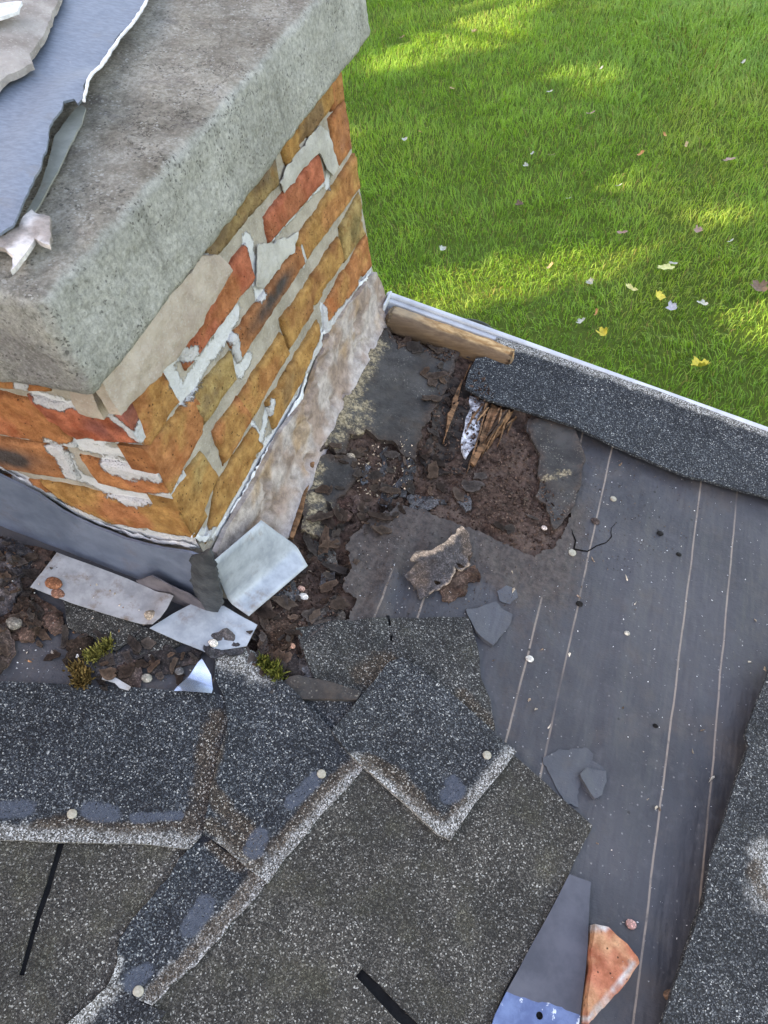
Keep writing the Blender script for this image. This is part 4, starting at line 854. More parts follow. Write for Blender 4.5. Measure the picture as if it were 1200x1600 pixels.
nail((111, 1270), 'nail head in the lower edge of the dark left shingle'); nail((503, 1207), 'nail head near the right corner of the middle dark tab')
nail((761, 1180), 'nail head near the right corner of the square tab'); nail((215, 1549), 'nail head at the torn tip of the narrow strip')
nail((899, 857), 'nail head beside the crack in the underlay', .0052); nail((963, 773), 'nail head in the bare underlay below the verge strip', .0045)
ICO = None
def ico():
    global ICO
    if ICO is None:
        bm = bmesh.new(); bmesh.ops.create_icosphere(bm, subdivisions=2, radius=1); bm.verts.index_update()
        ICO = np.array([tuple(v.co) for v in bm.verts]), np.array([[v.index for v in f.verts] for f in bm.faces]); bm.free()
    return ICO
def pebble(px, r, c, label, flat=.6, name='pebble', group='small stones in the roof debris'):
    uv, h = hat(px); V, F = ico(); h = float(sample(blur(H, .006), uv[None])[0])
    V = V*(1+.16*fbm(V, 1.3, 3, int(px[0])))[:, None]; ax = np.stack([np.array([1, 0, -PITCH])/math.hypot(1, PITCH), np.array([0, 1., 0]), NR])
    P = ROOF.P(uv, h+r*flat*.55)[0]+(V*np.array([r*1.15, r*.9, r*flat]))@ax
    o = obj(name, P, F, M_VC, None, True, None, np.tile(np.array(c), (len(V), 1))); tag(o, label, 'stone', group)
pebble((26, 981), .0085, (.21, .19, .165), 'largest grey pebble on the brown lump at the left', .75)
pebble((230, 1061), .006, (.32, .30, .26), 'pale pebble beside the brown slab above the dark shingle')
pebble((280, 1050), .0055, (.12, .115, .115), 'dark grey pebble near the bright metal offcut')
pebble((334, 1011), .0055, (.62, .58, .52), 'white pebble on the tarry lump')
pebble((475, 927), .0055, (.60, .56, .52), 'white pebble in the dark pit right of the bent metal corner')
pebble((472, 912), .0045, (.42, .25, .20), 'pink brick crumb just above a white pebble')
pebble((456, 1009), .004, (.45, .24, .17), 'orange brick crumb beside the granule shingle')
pebble((548, 712), .006, (.33, .27, .21), 'tan pebble below the lichen felt')
pebble((89, 922), .009, (.26, .11, .06), 'rusty orange spot of crumbled brick on the aluminium strip', .35); pebble((94, 936), .0075, (.22, .11, .075), 'second rusty crumb at the edge of the aluminium strip', .35)
pebble((238, 972), .007, (.36, .29, .22), 'flat tan crumb on the curled end of the aluminium strip', .3)
pebble((827, 1030), .0048, (.56, .54, .50), 'white oval pebble on a printed line of the underlay'); pebble((978, 991), .0036, (.48, .44, .37), 'cream chip on the underlay between the printed lines')
pebble((851, 824), .004, (.62, .50, .44), 'pale chip at the lower end of the brown rotten patch'); pebble((984, 1445), .0055, (.50, .28, .24), 'pink brick chip on the underlay right of the brick piece', .5)
pebble((1031, 834), .0045, (.020, .019, .019), 'black clod on the upper underlay', .5); pebble((1060, 867), .0035, (.02, .019, .018), 'small black clod right of another on the upper underlay', .5)
pebble((1024, 1134), .003, (.012, .011, .011), 'black speck on the underlay right of the centre', .5); pebble((930, 815), .006, (.075, .055, .05), 'brown clod on a printed line of the underlay', .4)
pebble((905, 944), .0045, (.018, .016, .015), 'black fibrous clod on a printed line', .5); pebble((1030, 1556), .006, (.10, .06, .04), 'brown curled crumb against the right hand shingle stack', .5)
pebble((697, 515+8), .005, (.03, .022, .018), 'dark knot on the bare timber', .5)
def moss(px, label, r, c1, c2, n=420, seed=0):
    rg = np.random.default_rng(seed); L = ROOF.at(px); t = rg.random(n)*(len(L)-1.001); i = t.astype(int); uv = L[i]+(L[i+1]-L[i])*(t-i)[:, None]+rg.normal(0, r*.42, (n, 2))
    h = sample(blur(H, .006), uv); d = dist_line(L, uv); hh = .0055*np.exp(-(d/r)**2)
    b = ROOF.P(uv, h-.002+.75*hh); ang = rg.uniform(0, 6.28, n); s = np.stack([np.cos(ang), np.sin(ang), 0*ang], 1); up = NR[None]+rg.normal(0, .45, (n, 3)); ln = (hh+.003)*rg.uniform(.6, 1.3, n)
    V = np.stack([b-s*.0014, b+s*.0014, b+up*ln[:, None]*.6+s*.0016, b+up*ln[:, None]], 1).reshape(-1, 3); o_ = np.arange(n)[:, None]*4
    F = np.concatenate([o_+np.array([[0, 1, 2]]), o_+np.array([[0, 2, 3]])]); k = rg.random((n, 1)); C = np.repeat(np.array(c1)+(np.array(c2)-np.array(c1))*k, 4, 0)
    o = obj('moss_clump', V, F, M_VC, None, True, None, C); tag(o, label, 'moss', 'moss in the roof debris')
moss([(140, 1030), (155, 1022), (172, 1010)], 'yellow green moss tuft beside the round earthy lump', .008, (.10, .10, .02), (.42, .38, .12), 700, 1)
moss([(122, 1048), (132, 1058), (128, 1070)], 'golden brown moss tuft just above the dark left shingle', .010, (.10, .06, .02), (.32, .22, .08), 800, 2)
moss([(410, 1032), (425, 1045), (435, 1058)], 'green moss tuft beside the middle shingle tab', .010, (.05, .07, .012), (.22, .22, .05), 800, 3)
TET = np.array([[1, 0, -.5], [-.5, .87, -.5], [-.5, -.87, -.5], [.1, .1, .8], [.5, .6, .1], [-.7, .1, .3]]); TF = np.array([[0, 4, 3], [4, 1, 3], [1, 5, 3], [5, 2, 3], [2, 0, 3], [0, 1, 4], [1, 2, 5], [0, 2, 1]])
def crumbs(name, label, n, regions, smin, smax, pal, seed, elong=1., avoid=None, power=2.2):
    rg = np.random.default_rng(seed); P = []
    for px, k in regions:
        poly = ROOF.at(px); lo, hi = poly.min(0), poly.max(0); c = rg.uniform(lo, hi, (int(n*k*4), 2)); c = c[inside(poly, c)][:int(n*k)]; P.append(c)
    uv = np.concatenate(P); n = len(uv); s = smin+(smax-smin)*rg.random(n)**power; h = sample(blur(H, .003), uv)
    q = rg.normal(0, 1, (n, 4)); q /= np.linalg.norm(q, axis=1)[:, None]; a, b, c, d = q.T
    R = np.stack([1-2*(c*c+d*d), 2*(b*c-a*d), 2*(b*d+a*c), 2*(b*c+a*d), 1-2*(b*b+d*d), 2*(c*d-a*b), 2*(b*d-a*c), 2*(c*d+a*b), 1-2*(b*b+c*c)], 1).reshape(n, 3, 3)
    T = TET[None]*(1+.3*rg.normal(0, 1, (n, 6, 3)))*s[:, None, None]*np.array([elong, .8, .6]); V = np.einsum('nij,nkj->nki', R, T)+ROOF.P(uv, h+s*.35)[:, None]
    F = (np.arange(n)[:, None, None]*6+TF[None]).reshape(-1, 3); pal = np.array(pal); C = np.repeat(pal[rg.integers(0, len(pal), n)]*(1+.25*rg.normal(0, 1, (n, 1))).clip(.4, 1.8), 6, 0)
    o = obj(name, V.reshape(-1, 3), F, M_VC, None, False, None, C); tag(o, label, 'debris', None, 'stuff')
ROTA = [(540, 690), (600, 700), (650, 720), (672, 650), (700, 580), (735, 562), (770, 620), (735, 735), (820, 660), (840, 740), (880, 800), (860, 862), (800, 855), (740, 828), (650, 800), (560, 830), (530, 800), (560, 760)]
PITA = [(440, 870), (480, 830), (540, 860), (545, 960), (480, 975), (440, 1060), (395, 1040), (400, 985)]
crumbs('wood_crumbs', 'dark brown crumbs of rotten wood in the hole', 5200, [(ROTA, .66), (PITA, .2), ([(600, 515), (720, 556), (700, 572), (640, 545), (606, 530)], .08), ([(-20, 830), (90, 868), (40, 940), (100, 985), (-20, 990)], .06)], 0.0006, .0030, [(.05, .03, .022), (.07, .043, .033), (.10, .062, .047), (.035, .022, .018), (.13, .085, .065)], 5, 1.3)
crumbs('pale_grit', 'pale cream grit scattered in the dark crumbs', 150, [([(555, 700), (625, 680), (650, 705), (640, 760), (600, 790), (560, 780)], .8), (PITA, .2)], .0008, .0026, [(.55, .44, .32), (.62, .52, .40), (.48, .36, .26)], 6, 1.5)
FA = [(905, 690), (1190, 790), (1200, 1020), (1160, 1150), (1030, 1590), (930, 1590), (940, 1380), (920, 1290), (800, 1170), (740, 980), (640, 950), (750, 850), (860, 870)]
crumbs('loose_granules', 'white and dark roof granules scattered on the bare underlay', 520, [(FA, .8), ([(560, 860), (640, 830), (640, 960), (560, 965)], .1), ([(20, 1010), (100, 1000), (100, 1062), (0, 1060)], .1)], .0004, .0013, [(.6, .6, .6), (.5, .5, .52), (.12, .12, .13), (.4, .36, .32), (.7, .7, .7)], 7, 1.2)
crumbs('wood_chips', 'thin pale chips and splinters on the bare underlay', 26, [(FA, 1)], .0012, .003, [(.42, .34, .26), (.5, .45, .38), (.2, .14, .1)], 8, 2.6)
crumbs('fine_dirt', 'fine dirt around the rotten patch', 1500, [([(540, 830), (640, 800), (760, 840), (870, 880), (780, 960), (600, 965), (550, 900)], .6), ([(850, 660), (1150, 780), (1000, 900), (880, 880)], .4)], .0004, .0013, [(.05, .035, .028), (.09, .065, .05), (.13, .1, .08)], 9)
crumbs('brick_dust', 'orange and pale crumbs on the metal strips and debris below the flashing', 120, [([(0, 850), (90, 870), (250, 980), (330, 1070), (60, 1060), (0, 1000)], 1)], .0008, .0028, [(.35, .18, .1), (.5, .42, .35), (.6, .58, .55), (.1, .08, .07)], 10)
def flakes(name, label, regions, n, smin, smax, cols, seed):
    rg = np.random.default_rng(seed); Vs, Fs, Cs, m = [], [], [], 0
    for px, k in regions:
        poly = ROOF.at(px); lo, hi = poly.min(0), poly.max(0); c = rg.uniform(lo, hi, (int(n*k*5), 2)); c = c[inside(poly, c)][:int(n*k)]
        for q in c:
            s = smin+(smax-smin)*rg.random()**2; kk = 14; a = np.linspace(0, 2*np.pi, kk, endpoint=False); r = s*(.55+.45*rg.random(kk))*(1+.35*np.cos(2*(a-rg.random()*6)))
            ang = rg.uniform(0, 6.28); e = np.stack([r*np.cos(a)*1.25, r*np.sin(a)*.75], 1)@np.array([[math.cos(ang), math.sin(ang)], [-math.sin(ang), math.cos(ang)]])
            uv = np.concatenate([q[None], q+e*.55, q+e]); h0 = float(sample(H, q[None])[0]); tl = rg.normal(0, .22, 2); w = uv-q
            h = np.maximum(h0+w@tl+.12*s*fbm(uv, 60, 3, 5)+s*.2, sample(H, uv)+.0002); t = .0012+.0012*rg.random(); N_ = len(uv)
            V = np.concatenate([ROOF.P(uv, h+t), ROOF.P(uv, h)]); F = [[0, 1+i, 1+(i+1) % kk] for i in range(kk)]+[[1+i, 1+kk+i, 1+kk+(i+1) % kk, 1+(i+1) % kk] for i in range(kk)]
            F = F+[[x+N_ for x in f[::-1]] for f in F]+[[1+kk+i, N_+1+kk+i, N_+1+kk+(i+1) % kk, 1+kk+(i+1) % kk] for i in range(kk)]
            c0 = np.array(cols[int(rg.integers(0, len(cols)))])*rg.uniform(.7, 1.3); C = np.tile(c0, (len(V), 1)); C[1+kk:N_] *= 1.5
            Vs.append(V); Cs.append(C); Fs += [[x+m for x in f] for f in F]; m += len(V)
    o = obj(name, np.concatenate(Vs), Fs, M_FLK, None, False, None, np.concatenate(Cs)); tag(o, label, 'debris', None, 'stuff')
FLC = [(.040, .032, .028), (.062, .044, .035), (.032, .022, .018), (.085, .055, .041), (.05, .04, .036)]
flakes('felt_flakes', 'torn dark flakes of felt and rotten wood in the hole by the chimney', [([(520, 690), (600, 690), (650, 720), (640, 800), (560, 860), (500, 850), (500, 760)], .40), (PITA, .25), ([(650, 740), (740, 735), (830, 760), (860, 860), (760, 830), (650, 800)], .07), ([(600, 515), (715, 556), (690, 570), (610, 540)], .06), ([(660, 560), (720, 580), (740, 735), (660, 735)], .12)], 150, .004, .016, FLC, 21)
flakes('bitumen_flakes', 'torn dark flakes and grit heaped below the lead flashing', [([(-20, 840), (90, 870), (60, 930), (100, 985), (150, 1000), (120, 1050), (40, 1020), (-20, 1060)], .55), ([(150, 1000), (310, 1020), (310, 1060), (160, 1070)], .3), ([(400, 970), (460, 960), (480, 1060), (420, 1060)], .15)], 90, .004, .013, FLC, 22)
# ------------------------------------------------------------------ chimney
chim = thing('brick_chimney', 'old patched brick chimney with a thick weathered concrete cap at the roof edge', 'chimney', (X0-.35, (YF+YB)/2, GZ))
cO, cR, cY, cB, cK, cG = (.53, .215, .085), (.53, .16, .085), (.52, .28, .095), (.20, .135, .085), (.085, .07, .065), (.47, .32, .13)
BR = [  # near top, far top, far bottom, near bottom on the right face; colour, blotch, blotch strength, near end at the corner
 ((323, 372), (428, 246), (436, 292), (328, 416), cB, cG, .6), ((440, 216), (516, 130), (521, 166), (457, 252), cY, cB, .75), ((520, 132), (533, 112), (538, 153), (523, 167), cO, cY, .5),
 ((212, 627), (250, 580), (279, 627), (237, 693), cO, cY, .8), ((285, 537), (384, 386), (397, 440), (301, 572), cR, cO, .7), ((420, 337), (497, 243), (508, 285), (427, 377), cR, (.40, .16, .07), .5), ((521, 190), (540, 163), (550, 229), (529, 260), cO, (.33, .15, .10), .6),
 ((231, 704), (303, 624), (325, 657), (270, 768), cO, cY, .9, 1), ((303, 624), (361, 556), (368, 596), (326, 656), cG, cB, .7), ((365, 528), (466, 388), (478, 412), (380, 562), cO, cK, 1.7), ((468, 374), (555, 246), (562, 298), (478, 410), cY, cO, .7),
 ((273, 774), (316, 715), (340, 746), (303, 836), cY, cG, .8), ((342, 674), (374, 628), (396, 653), (356, 720), cO, cY, .9), ((375, 626), (440, 526), (452, 556), (397, 652), cY, cO, .6), ((447, 496), (530, 374), (538, 409), (458, 541), cY, (.36, .15, .06), .8), ((537, 357), (563, 307), (571, 364), (543, 404), cG, (.22, .17, .07), .9),
 ((345, 758), (398, 672), (413, 697), (330, 842), cY, cO, .8), ((424, 628), (497, 508), (503, 546), (435, 664), cY, cB, .5), ((511, 478), (572, 369), (580, 419), (513, 522), cO, cY, .7)]
FB = [((-70, 605), (48, 633), (106, 697), (-70, 668), cO, cR, .6), ((48, 627), (196, 653), (221, 693), (104, 690), cR, (.33, .12, .10), .9), ((-70, 682), (92, 702), (114, 751), (-70, 722), cO, cK, 1.5), ((130, 720), (248, 743), (274, 783), (158, 757), cO, cR, .5),
      ((68, 757), (284, 802), (310, 843), (130, 812), cY, cR, .6), ((-70, 735), (55, 757), (80, 780), (-70, 750), cO, cB, .5), ((-70, 590), (60, 606), (66, 614), (-70, 606), cO, cY, .5)]
WLR = [([(258, 566), (290, 618), (335, 548), (372, 490)], .014), ([(260, 562), (300, 552)], .010), ([(389, 378), (400, 412), (407, 455)], .013), ([(362, 522), (378, 582), (394, 562)], .009), ([(398, 662), (412, 687), (424, 630)], .007),
       ([(345, 828), (360, 804), (392, 748), (416, 706)], .008), ([(416, 706), (458, 640), (470, 622)], .013), ([(470, 622), (480, 580), (505, 520)], .010), ([(505, 520), (520, 500), (582, 424)], .009), ([(505, 478), (510, 525)], .007), ([(503, 208), (519, 262), (515, 288)], .009), ([(427, 374), (508, 288)], .004), ([(186, 636), (200, 632)], .004), ([(468, 385), (478, 415)], .004), ([(320, 400), (328, 425)], .006), ([(300, 842), (345, 830)], .010)]
WLF = [([(34, 604), (58, 624), (95, 632)], .010), ([(95, 632), (172, 645), (226, 690)], .007), ([(122, 702), (190, 712), (243, 718)], .010), ([(170, 728), (205, 738), (240, 738)], .014), ([(86, 696), (118, 748), (200, 780), (272, 780)], .013), ([(0, 731), (62, 764), (100, 790)], .009), ([(100, 790), (200, 834), (302, 852)], .015), ([(104, 694), (215, 692)], .005), ([(215, 655), (235, 720)], .008)]
def sealmask(uv, frame): return np.maximum.reduce([np.clip(1-dist_line(frame.at(l), uv)/(w_*1.75), 0, 1) for l, w_ in (WLR if frame is RIGHT else WLF)])
def brick(q, frame, c0, c1, amt, seed, prot=.0025):
    P = frame.at(q, prot); P = P+(P-P.mean(0))/np.linalg.norm(P-P.mean(0), axis=1)[:, None]*.0068; w_ = (np.linalg.norm(P[1]-P[0])+np.linalg.norm(P[2]-P[3]))/2; h_ = (np.linalg.norm(P[3]-P[0])+np.linalg.norm(P[2]-P[1]))/2
    nx, ny = max(4, int(w_/.0032)), max(4, int(h_/.0032)); s, t = [a.ravel() for a in np.meshgrid(np.linspace(0, 1, nx), np.linspace(0, 1, ny), indexing='ij')]
    uv = P[0]*((1-s)*(1-t))[:, None]+P[1]*(s*(1-t))[:, None]+P[2]*(s*t)[:, None]+P[3]*((1-s)*t)[:, None]
    d = np.minimum.reduce([s*w_, (1-s)*w_, t*h_, (1-t)*h_])
    uv = uv+np.stack([fbm(uv, 45, 3, seed), fbm(uv, 75, 4, seed+9, .6)], 1)*.0024*(1-sstep(0, .012, d))[:, None]
    uv[:, 0] = np.minimum(uv[:, 0], X0+.001) if frame is FRONT else np.maximum(uv[:, 0], YF-.001)
    r = .0042*(1+.6*fbm(uv, 40, 3, seed+3)); k = np.clip(1-d/np.maximum(r, .001), 0, 1); h = prot-r*.85*(1-np.sqrt(np.clip(1-k*k, 0, 1)))+.0012*fbm(uv, 60, 4, seed+1)-.006*sstep(.35, .6, fbm(uv, 26, 4, seed+2))*(1-sstep(0, .02, d))
    e = [i*ny for i in range(nx)]+[(nx-1)*ny+j for j in range(1, ny)]+[i*ny+ny-1 for i in range(nx-2, -1, -1)]+[j for j in range(ny-2, 0, -1)]
    V = np.concatenate([frame.P(uv, h), frame.P(uv[e], np.full(len(e), -.03))]); n = nx*ny; m = len(e)
    F = [[i*ny+j, (i+1)*ny+j, (i+1)*ny+j+1, i*ny+j+1] for i in range(nx-1) for j in range(ny-1)]+[[e[i], n+i, n+(i+1) % m, e[(i+1) % m]] for i in range(m)]
    cen = np.exp(-(((s-.5)/.32)**2+((t-.5)/.42)**2)); b = sstep(-.15, .35, fbm(uv, 28, 4, seed+4)+.5*cen-.25)*amt
    if c1 == cK: b = cen**1.2*(.8+.4*fbm(uv, 40, 3, seed))*amt
    C = np.array(c0)+(np.array(c1)-np.array(c0))*np.clip(b, 0, 1)[:, None]; C = C*(1+.16*fbm(uv, 90, 4, seed+6))[:, None]*(1-.35*(1-sstep(0, .004, d)))[:, None]**.6
    S_ = sealmask(uv, frame); C = np.concatenate([C, C[e]]); return V, F, C, np.concatenate([S_, S_[e]])
Vs, Fs, Cs, Ss, n0 = [], [], [], [], 0
for k, b in enumerate([(x, RIGHT) for x in BR]+[(x, FRONT) for x in FB]):
    V, F, C, S_ = brick(b[0][:4], b[1], b[0][4], b[0][5], b[0][6], 300+k*13, .0025); Vs.append(V); Cs.append(C); Ss.append(S_); Fs += [[i+n0 for i in f] for f in F]; n0 += len(V)
obj('brickwork', np.concatenate(Vs), Fs, M_BRICK, chim, True, {'seal': np.concatenate(Ss)}, np.concatenate(Cs)); Vs, Fs, Cs, n0 = [], [], [], 0
# the courses below the roof, seen only from elsewhere
for r_i in range(22):
    z1 = -1.02-.075*r_i
    for c_i in range(-1, 3):
        y0 = YF+.215*c_i+(.107 if r_i % 2 else 0); y1 = min(YB, y0+.203); y0 = max(YF, y0)
        if y1-y0 < .03 or z1-.065 < GZ: continue
        c = [cO, cR, cY, cG, cB][int(RNG.integers(0, 5))]; V, F = rbox([y0, z1-.065, -.03], [y1, z1, .0035], RIGHT, .004)
        Vs.append(V); Cs.append(np.tile(c, (len(V), 1))); Fs += [[i+n0 for i in f] for f in F]; n0 += len(V)
obj('lower_brickwork', np.concatenate(Vs), Fs, M_BRICK, chim, True, None, np.concatenate(Cs))
def face_grid(a0, a1, b0, b1, g, frame, h):
    na, nb = int((a1-a0)/g)+1, int((b1-b0)/g)+1; A, B = np.meshgrid(np.linspace(a0, a1, na), np.linspace(b0, b1, nb), indexing='ij'); uv = np.stack([A.ravel(), B.ravel()], 1)
    i = np.arange(na-1)[:, None]*nb+np.arange(nb-1)[None]; return frame.P(uv, h(uv)), np.stack([i, i+nb, i+nb+1, i+1], -1).reshape(-1, 4)
hm = lambda uv: -.0034+.0022*fbm(uv, 35, 4, 55)+.0012*fbm(uv, 150, 2, 56)
hf_ = lambda uv: hm(uv)*np.minimum(1, 1)
p1 = face_grid(YF+.004, YB-.003, -.98, -.36, .0035, RIGHT, hm); p2 = face_grid(-1.15, X0-.004, -.92, -.36, .0045, FRONT, hm)
core = rbox([-1.15, YF+.012, GZ], [X0-.012, YB-.004, -.37], WORLD, 0)
V, F = join([p1, p2, core]); sm = np.zeros(len(V)); n1, n2 = len(p1[0]), len(p2[0])
sm[:n1] = sealmask(p1[0][:, 1:], RIGHT); sm[n1:n1+n2] = sealmask(p2[0][:, [0, 2]], FRONT); obj('mortar_joints', V, F, M_MORT, chim, True, {'seal': sm})
# concrete cap
class Wash:
    k = .175; n = _n(np.array([.175, 0, 1.]))
    def P(s, uv, h): uv = np.atleast_2d(uv); h = np.broadcast_to(h, len(uv)); return np.stack([uv[:, 0], uv[:, 1], -.302+s.k*(-.42-uv[:, 0])], 1)+s.n[None]*h[:, None]
    def at(s, pts, h=0.): o = np.array([-.42, 0, -.302])+s.n*h; return np.array([(hit(q, s.n, o)-s.n*h)[:2] for q in pts])
WASH = Wash()
def cap():
    bm = bmesh.new(); x0, x1, y0, y1, zb, zt = -1.3, -.418, .333, 1.012, -.394, -.300
    lo = [bm.verts.new(p) for p in ((x0, y0, zb), (x1, y0, zb), (x1, y1, zb), (x0, y1, zb))]; hi = [bm.verts.new(p) for p in ((x0, y0, zt+.15), (x1, y0+.0, zt), (x1, y1, zt), (x0, y1, zt+.15))]
    bm.faces.new(lo[::-1]); bm.faces.new(hi)
    for i in range(4): bm.faces.new([lo[i], lo[(i+1) % 4], hi[(i+1) % 4], hi[i]])
    bm.normal_update(); bmesh.ops.bevel(bm, geom=[e for e in bm.edges], offset=.009, segments=3, profile=.5, affect='EDGES')
    me = bpy.data.meshes.new('t'); bm.to_mesh(me); bm.free(); o = bpy.data.objects.new('t', me); COL.objects.link(o)
    md = o.modifiers.new('r', 'REMESH'); md.mode = 'VOXEL'; md.voxel_size = .0045
    dg = bpy.context.evaluated_depsgraph_get(); ev = o.evaluated_get(dg).to_mesh(); n = len(ev.vertices)
    V = np.zeros(n*3); N = np.zeros(n*3); ev.vertices.foreach_get('co', V); ev.vertices.foreach_get('normal', N); V = V.reshape(-1, 3); N = N.reshape(-1, 3)
    F = [list(p.vertices) for p in ev.polygons]; bpy.data.objects.remove(o)
    soft = sstep(.85, .5, np.abs(N).max(1))
    V = V+N*(fbm(V, 9, 3, 91)*.0028+.0020*fbm(V, 45, 4, 92)+.0012*fbm(V, 160, 2, 94)-.007*sstep(.25, .6, fbm(V, 24, 4, 93))*soft)[:, None]
    ob = obj('concrete_cap', V, F, M_CONC, chim)
cap()
# bedding, patches and sealant
def smear(name, px, mat, th=.003, frame=RIGHT, wd=None, lift=.003, amp=.0016, parent=chim, jag=(.0022, 70), res=.004, colf=None):
    k = dict(uv=ribbon(px, wd, frame)) if wd else {}
    return sheet(name, None if wd else px, mat, th, frame=frame, res=res, jag=jag, hf=lambda uv: lift+amp*fbm(uv, 70, 4, 17)-.0022*np.exp(-dist_line(np.asarray(k['uv']) if wd else frame.at(px), uv, True)/.0022), colf=colf, parent=parent, **k)
smear('bedding_mortar', [(140, 590), (300, 398), (330, 398), (348, 420), (330, 452), (288, 520), (262, 556), (215, 602), (172, 646)], M_TAN, .004, lift=.010, amp=.003)
smear('bedding_mortar', [(118, 596), (150, 596), (172, 645), (130, 634)], M_TAN, .004, FRONT, lift=.008)
smear('grey_patch', [(482, 217), (500, 196), (512, 208), (520, 235), (531, 262), (520, 274), (510, 262), (497, 241), (482, 252), (445, 302), (436, 285), (450, 258)], M_PATCH, .0012, lift=.0012, jag=(.004, 80))
smear('grey_patch', [(402, 384), (430, 378), (466, 362), (458, 392), (430, 424), (412, 452), (400, 448)], M_PATCH, .0012, lift=.0012, jag=(.004, 80))
def wh(px, wd=None, frame=RIGHT, lift=.0012): return smear('sealant_smear', px, M_CAULK, .0006, frame, [w_*.62 for w_ in wd] if wd else None, lift, .0026, jag=(.0045, 110), res=.0028)
wh([(360, 804), (392, 748), (416, 706), (440, 668), (458, 640), (470, 622), (480, 580), (505, 520), (520, 500), (540, 470), (560, 448), (582, 424)], [.004, .007, .006, .007, .013, .016, .008, .009, .010, .006, .010, .004])
wh([(0, 731), (62, 764), (100, 790), (150, 814), (200, 834), (255, 848), (302, 852)], [.003, .007, .012, .011, .012, .010, .010], FRONT)
wh([(300, 838), (322, 842), (340, 828), (350, 812), (356, 806)], [.008, .010, .008, .006, .003])
# render fillet at the foot of the right face
PR = [(330, 862), (346, 828), (392, 752), (436, 668), (472, 622), (505, 526), (540, 474), (583, 424), (591, 440), (598, 478), (594, 508), (572, 552), (548, 590), (520, 648), (500, 700), (476, 756), (452, 806), (430, 846), (400, 900), (340, 900)]
def pk(uv):
    z = Z0-uv[:, 1]; a = np.array([.33, .245, .205])+(np.array([.46, .40, .375])-np.array([.33, .245, .205]))*sstep(-.2, .3, fbm(uv, 26, 4, 61))[:, None]
    a = a+(np.array([.42, .27, .15])-a)*(.6*sstep(.2, .5, fbm(uv, 18, 4, 62)))[:, None]; low = sstep(.030, .004, uv[:, 1]-(Z0-.012)); a = a+(np.array([.44, .43, .49])-a)*(low*.6)[:, None]; dk = sstep(.014, .0, uv[:, 1]-(Z0-.012))*sstep(-.25, .15, fbm(uv, 35, 4, 69)); return a+(np.array([.07, .058, .052])-a)*(dk*.8)[:, None]
poly_pr = RIGHT.at(PR)
crv = ribbon([(556, 520), (540, 560), (528, 600)], [.004, .01, .006], RIGHT)
sheet('base_render', PR, M_PINK, .004, frame=RIGHT, res=.0045, jag=(.002, 50), hf=lambda uv: 0.003+.0035*fbm(uv, 22, 4, 63)+.0012*fbm(uv, 80, 4, 64, .6)-.006*sstep(.3, .45, fbm(uv*np.array([1, 1.6]), 30, 4, 68, .6))+.013*sstep(.05, 0, uv[:, 1]-(Z0-.012))-.010*sstep(.25, .5, fbm(uv, 30, 3, 66))*sstep(.05, .01, uv[:, 1]-Z0), colf=pk, parent=chim)
# lead flashing along the front with the tarred corner
FL = [(-70, 712), (0, 738), (62, 770), (100, 797), (150, 820), (200, 840), (255, 853), (300, 860), (324, 868), (334, 910), (343, 960), (320, 956), (300, 949), (270, 938), (200, 905), (90, 867), (0, 831), (-70, 806)]
flb = FRONT.at([(343, 960), (200, 905), (0, 831), (-70, 806)], .008)
ofl = sheet('front_flashing', FL, M_LEAD, .003, frame=FRONT, res=.006, jag=(.0008, 40), lift=.007, hf=lambda uv: .013*np.exp(-dist_line(flb, uv)/.022)+.0018*fbm(uv, 18, 3, 21), parent=chim)
TR = [(298, 872), (314, 861), (329, 856), (338, 876), (345, 905), (349, 938), (341, 955), (330, 963), (317, 955), (308, 932), (301, 905)]
sheet('tar_patch', TR, M_TAR, .003, frame=FRONT, res=.003, jag=(.0035, 70), lift=.017, hf=lambda uv: .004*(1-np.exp(-dist_line(FRONT.at(TR, .018), uv, True)/.006))+.0018*fbm(uv, 45, 4, 4), parent=chim)
sheet('purple_smear', [(215, 905), (240, 898), (270, 915), (300, 928), (318, 940), (325, 956), (300, 950), (270, 938), (235, 920)], mat_plain('purple_grey_smear', (.085, .075, .085), (.15, .13, .14), .6, 50), .0015, frame=FRONT, res=.005, jag=(.002, 60), lift=.0205, hf=lambda uv: .001*fbm(uv, 40, 3, 4)+.006*np.exp(-dist_line(flb, uv)/.022), parent=chim)
# metal sheet lying on the cap, its torn lip, and the mortar on it
MS = [(-160, -120), (262, -120), (232, -2), (226, 10), (212, 28), (204, 42), (186, 58), (176, 76), (160, 96), (148, 118), (141, 138), (136, 152), (134, 172), (128, 180), (122, 172), (104, 176), (102, 190), (90, 205), (82, 222), (82, 240), (76, 262), (66, 288), (54, 312), (42, 334), (24, 358), (0, 369), (-160, 400)]
o = sheet('metal_sheet', MS, M_BLUEMETAL, .002, frame=WASH, res=.008, jag=(.0016, 120), lift=.016, hf=lambda uv: .002*fbm(uv, 9, 3, 31)+.008*near([(136, 150), (82, 225), (54, 312)], .03, WASH, h=.016, nz=0)(uv)); tag(o, 'blue grey metal sheet with a torn edge lying on the chimney cap', 'metal sheet')
lip = sheet('torn_lip', None, mat_metal('dull_sheet_underside', (.20, .21, .19), (.30, .31, .28), .6, .2), .0015, frame=WASH, uv=WASH.at([(118, 172), (128, 166), (134, 172), (128, 196), (112, 226), (100, 250), (82, 286), (60, 326), (44, 348), (40, 338), (66, 288), (80, 240), (86, 215)], .008), res=.006, jag=(.0008, 100), lift=.008, hf=lambda uv: .001*fbm(uv, 20, 2, 3)); lip.parent = o; lip.location = lip.location-o.location
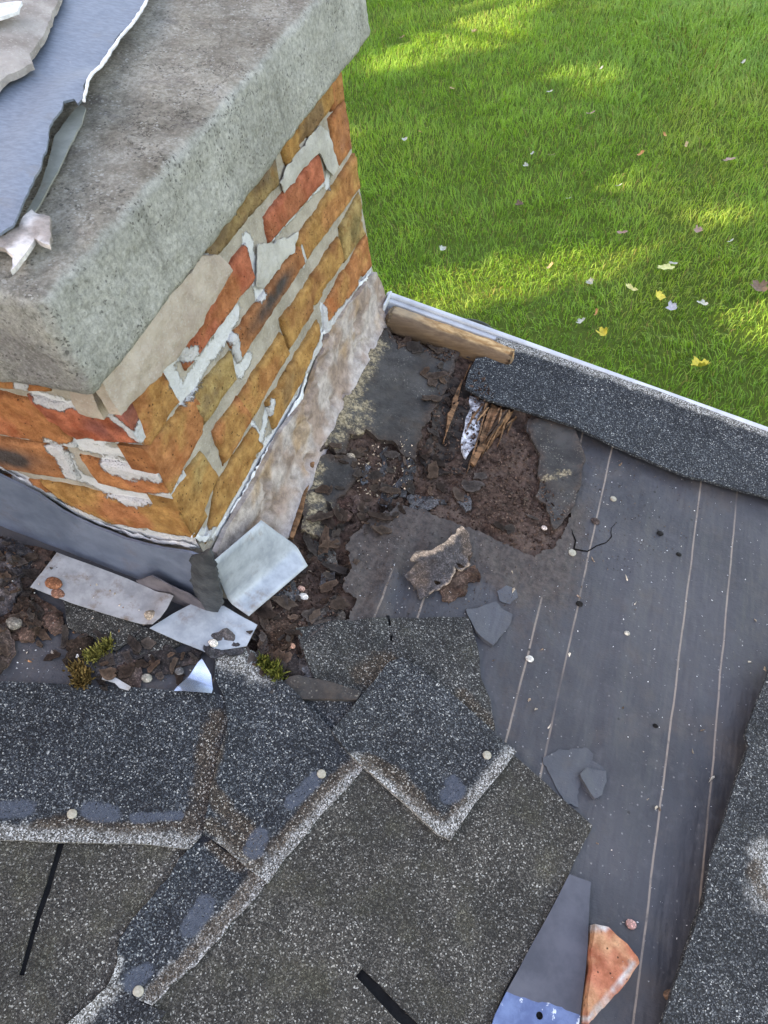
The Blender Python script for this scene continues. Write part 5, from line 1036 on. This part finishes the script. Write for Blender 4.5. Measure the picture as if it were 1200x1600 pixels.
edge = sheet('bare_edge', None, M_CAULK, .0014, frame=WASH, uv=ribbon([(231, -4), (212, 28), (186, 58), (160, 96), (141, 138), (134, 170)], [.0022, .0032, .0022, .0034, .0024, .002], WASH, .0215), res=.004, jag=(.0011, 160), lift=.0195, hf=lambda uv: .008*near([(136, 150), (82, 225), (54, 312)], .03, WASH, h=.016, nz=0)(uv)+.002*fbm(uv, 9, 3, 31)); edge.parent = o; edge.location = edge.location-o.location
MM = [(-160, -120), (112, -120), (98, 0), (76, 54), (62, 82), (50, 96), (56, 108), (36, 120), (18, 128), (0, 144), (-160, 230)]
sheet('mortar_mound', MM, mat_mortar('mound_mortar', (.25, .22, .20), (.42, .385, .36), (.20, .17, .15)), .006, frame=WASH, res=.007, jag=(.003, 60), lift=.022, hf=lambda uv: .012*(1-np.exp(-dist_line(WASH.at(MM, .022), uv, True)/.03))+.0025*fbm(uv, 40, 4, 3), parent=chim)
sheet('white_smear', [(-40, 20), (10, 10), (38, 8), (32, 22), (10, 30), (-40, 42)], M_CAULK, .003, frame=WASH, res=.006, jag=(.003, 60), lift=.044, hf=lambda uv: .001*fbm(uv, 60, 3, 3), parent=chim)
TM = [(-30, 376), (10, 374), (32, 362), (42, 346), (50, 332), (62, 340), (80, 346), (82, 366), (80, 390), (70, 386), (58, 378), (46, 394), (30, 412), (18, 424), (22, 402), (10, 392), (-30, 392)]
o = sheet('torn_membrane', TM, M_PALE, .004, frame=WASH, res=.004, jag=(.002, 80), lift=.010, hf=lambda uv: .005*fbm(uv, 40, 4, 3), colf=mixcol((.30, .26, .24), (.62, .58, .57), 40, 6)); tag(o, 'torn crumpled pale membrane under the front end of the metal sheet on the cap', 'membrane')

# ------------------------------------------------------------------ dark tub on the lawn, its rim just showing past the verge
def tub():
    zt = GZ+.24; far = hit((718, 497), np.array([0, 0, 1.]), np.array([0, 0, zt])); v = np.array([-far[0], -far[1], 0]); v /= np.linalg.norm(v); c = far+v*.17; n = 48; a = np.linspace(0, 2*np.pi, n, endpoint=False)
    root = thing('garden_tub', 'dark green plastic tub rim just showing past the verge beside the bare timber', 'tub', (c[0], c[1], GZ))
    def lathe(pr):
        V = np.concatenate([np.stack([c[0]+r*np.cos(a), c[1]+r*np.sin(a), np.full(n, GZ+z)], 1) for r, z in pr]); m = len(pr)
        return V, [[k*n+i, k*n+(i+1) % n, (k+1)*n+(i+1) % n, (k+1)*n+i] for k in range(m-1) for i in range(n)]
    M = mat_plain('dark_green_plastic', (.012, .022, .016), (.022, .036, .026), .45, 30)
    V, F = lathe([(.0, .0), (.125, .0), (.158, .225), (.150, .225), (.120, .012), (.0, .012)]); obj('tub_wall', V, F, M, root)
    V, F = lathe([(.1585, .218), (.170, .220), (.172, .232), (.166, .240), (.152, .240), (.1495, .226)]); obj('rim', V, F, M, root)
    V, F = lathe([(.0, .195), (.06, .20), (.143, .19)]); obj('soil', V, F, mat_plain('potting_soil', (.02, .014, .01), (.06, .042, .03), .95, 80, .1, .004), root)
tub()
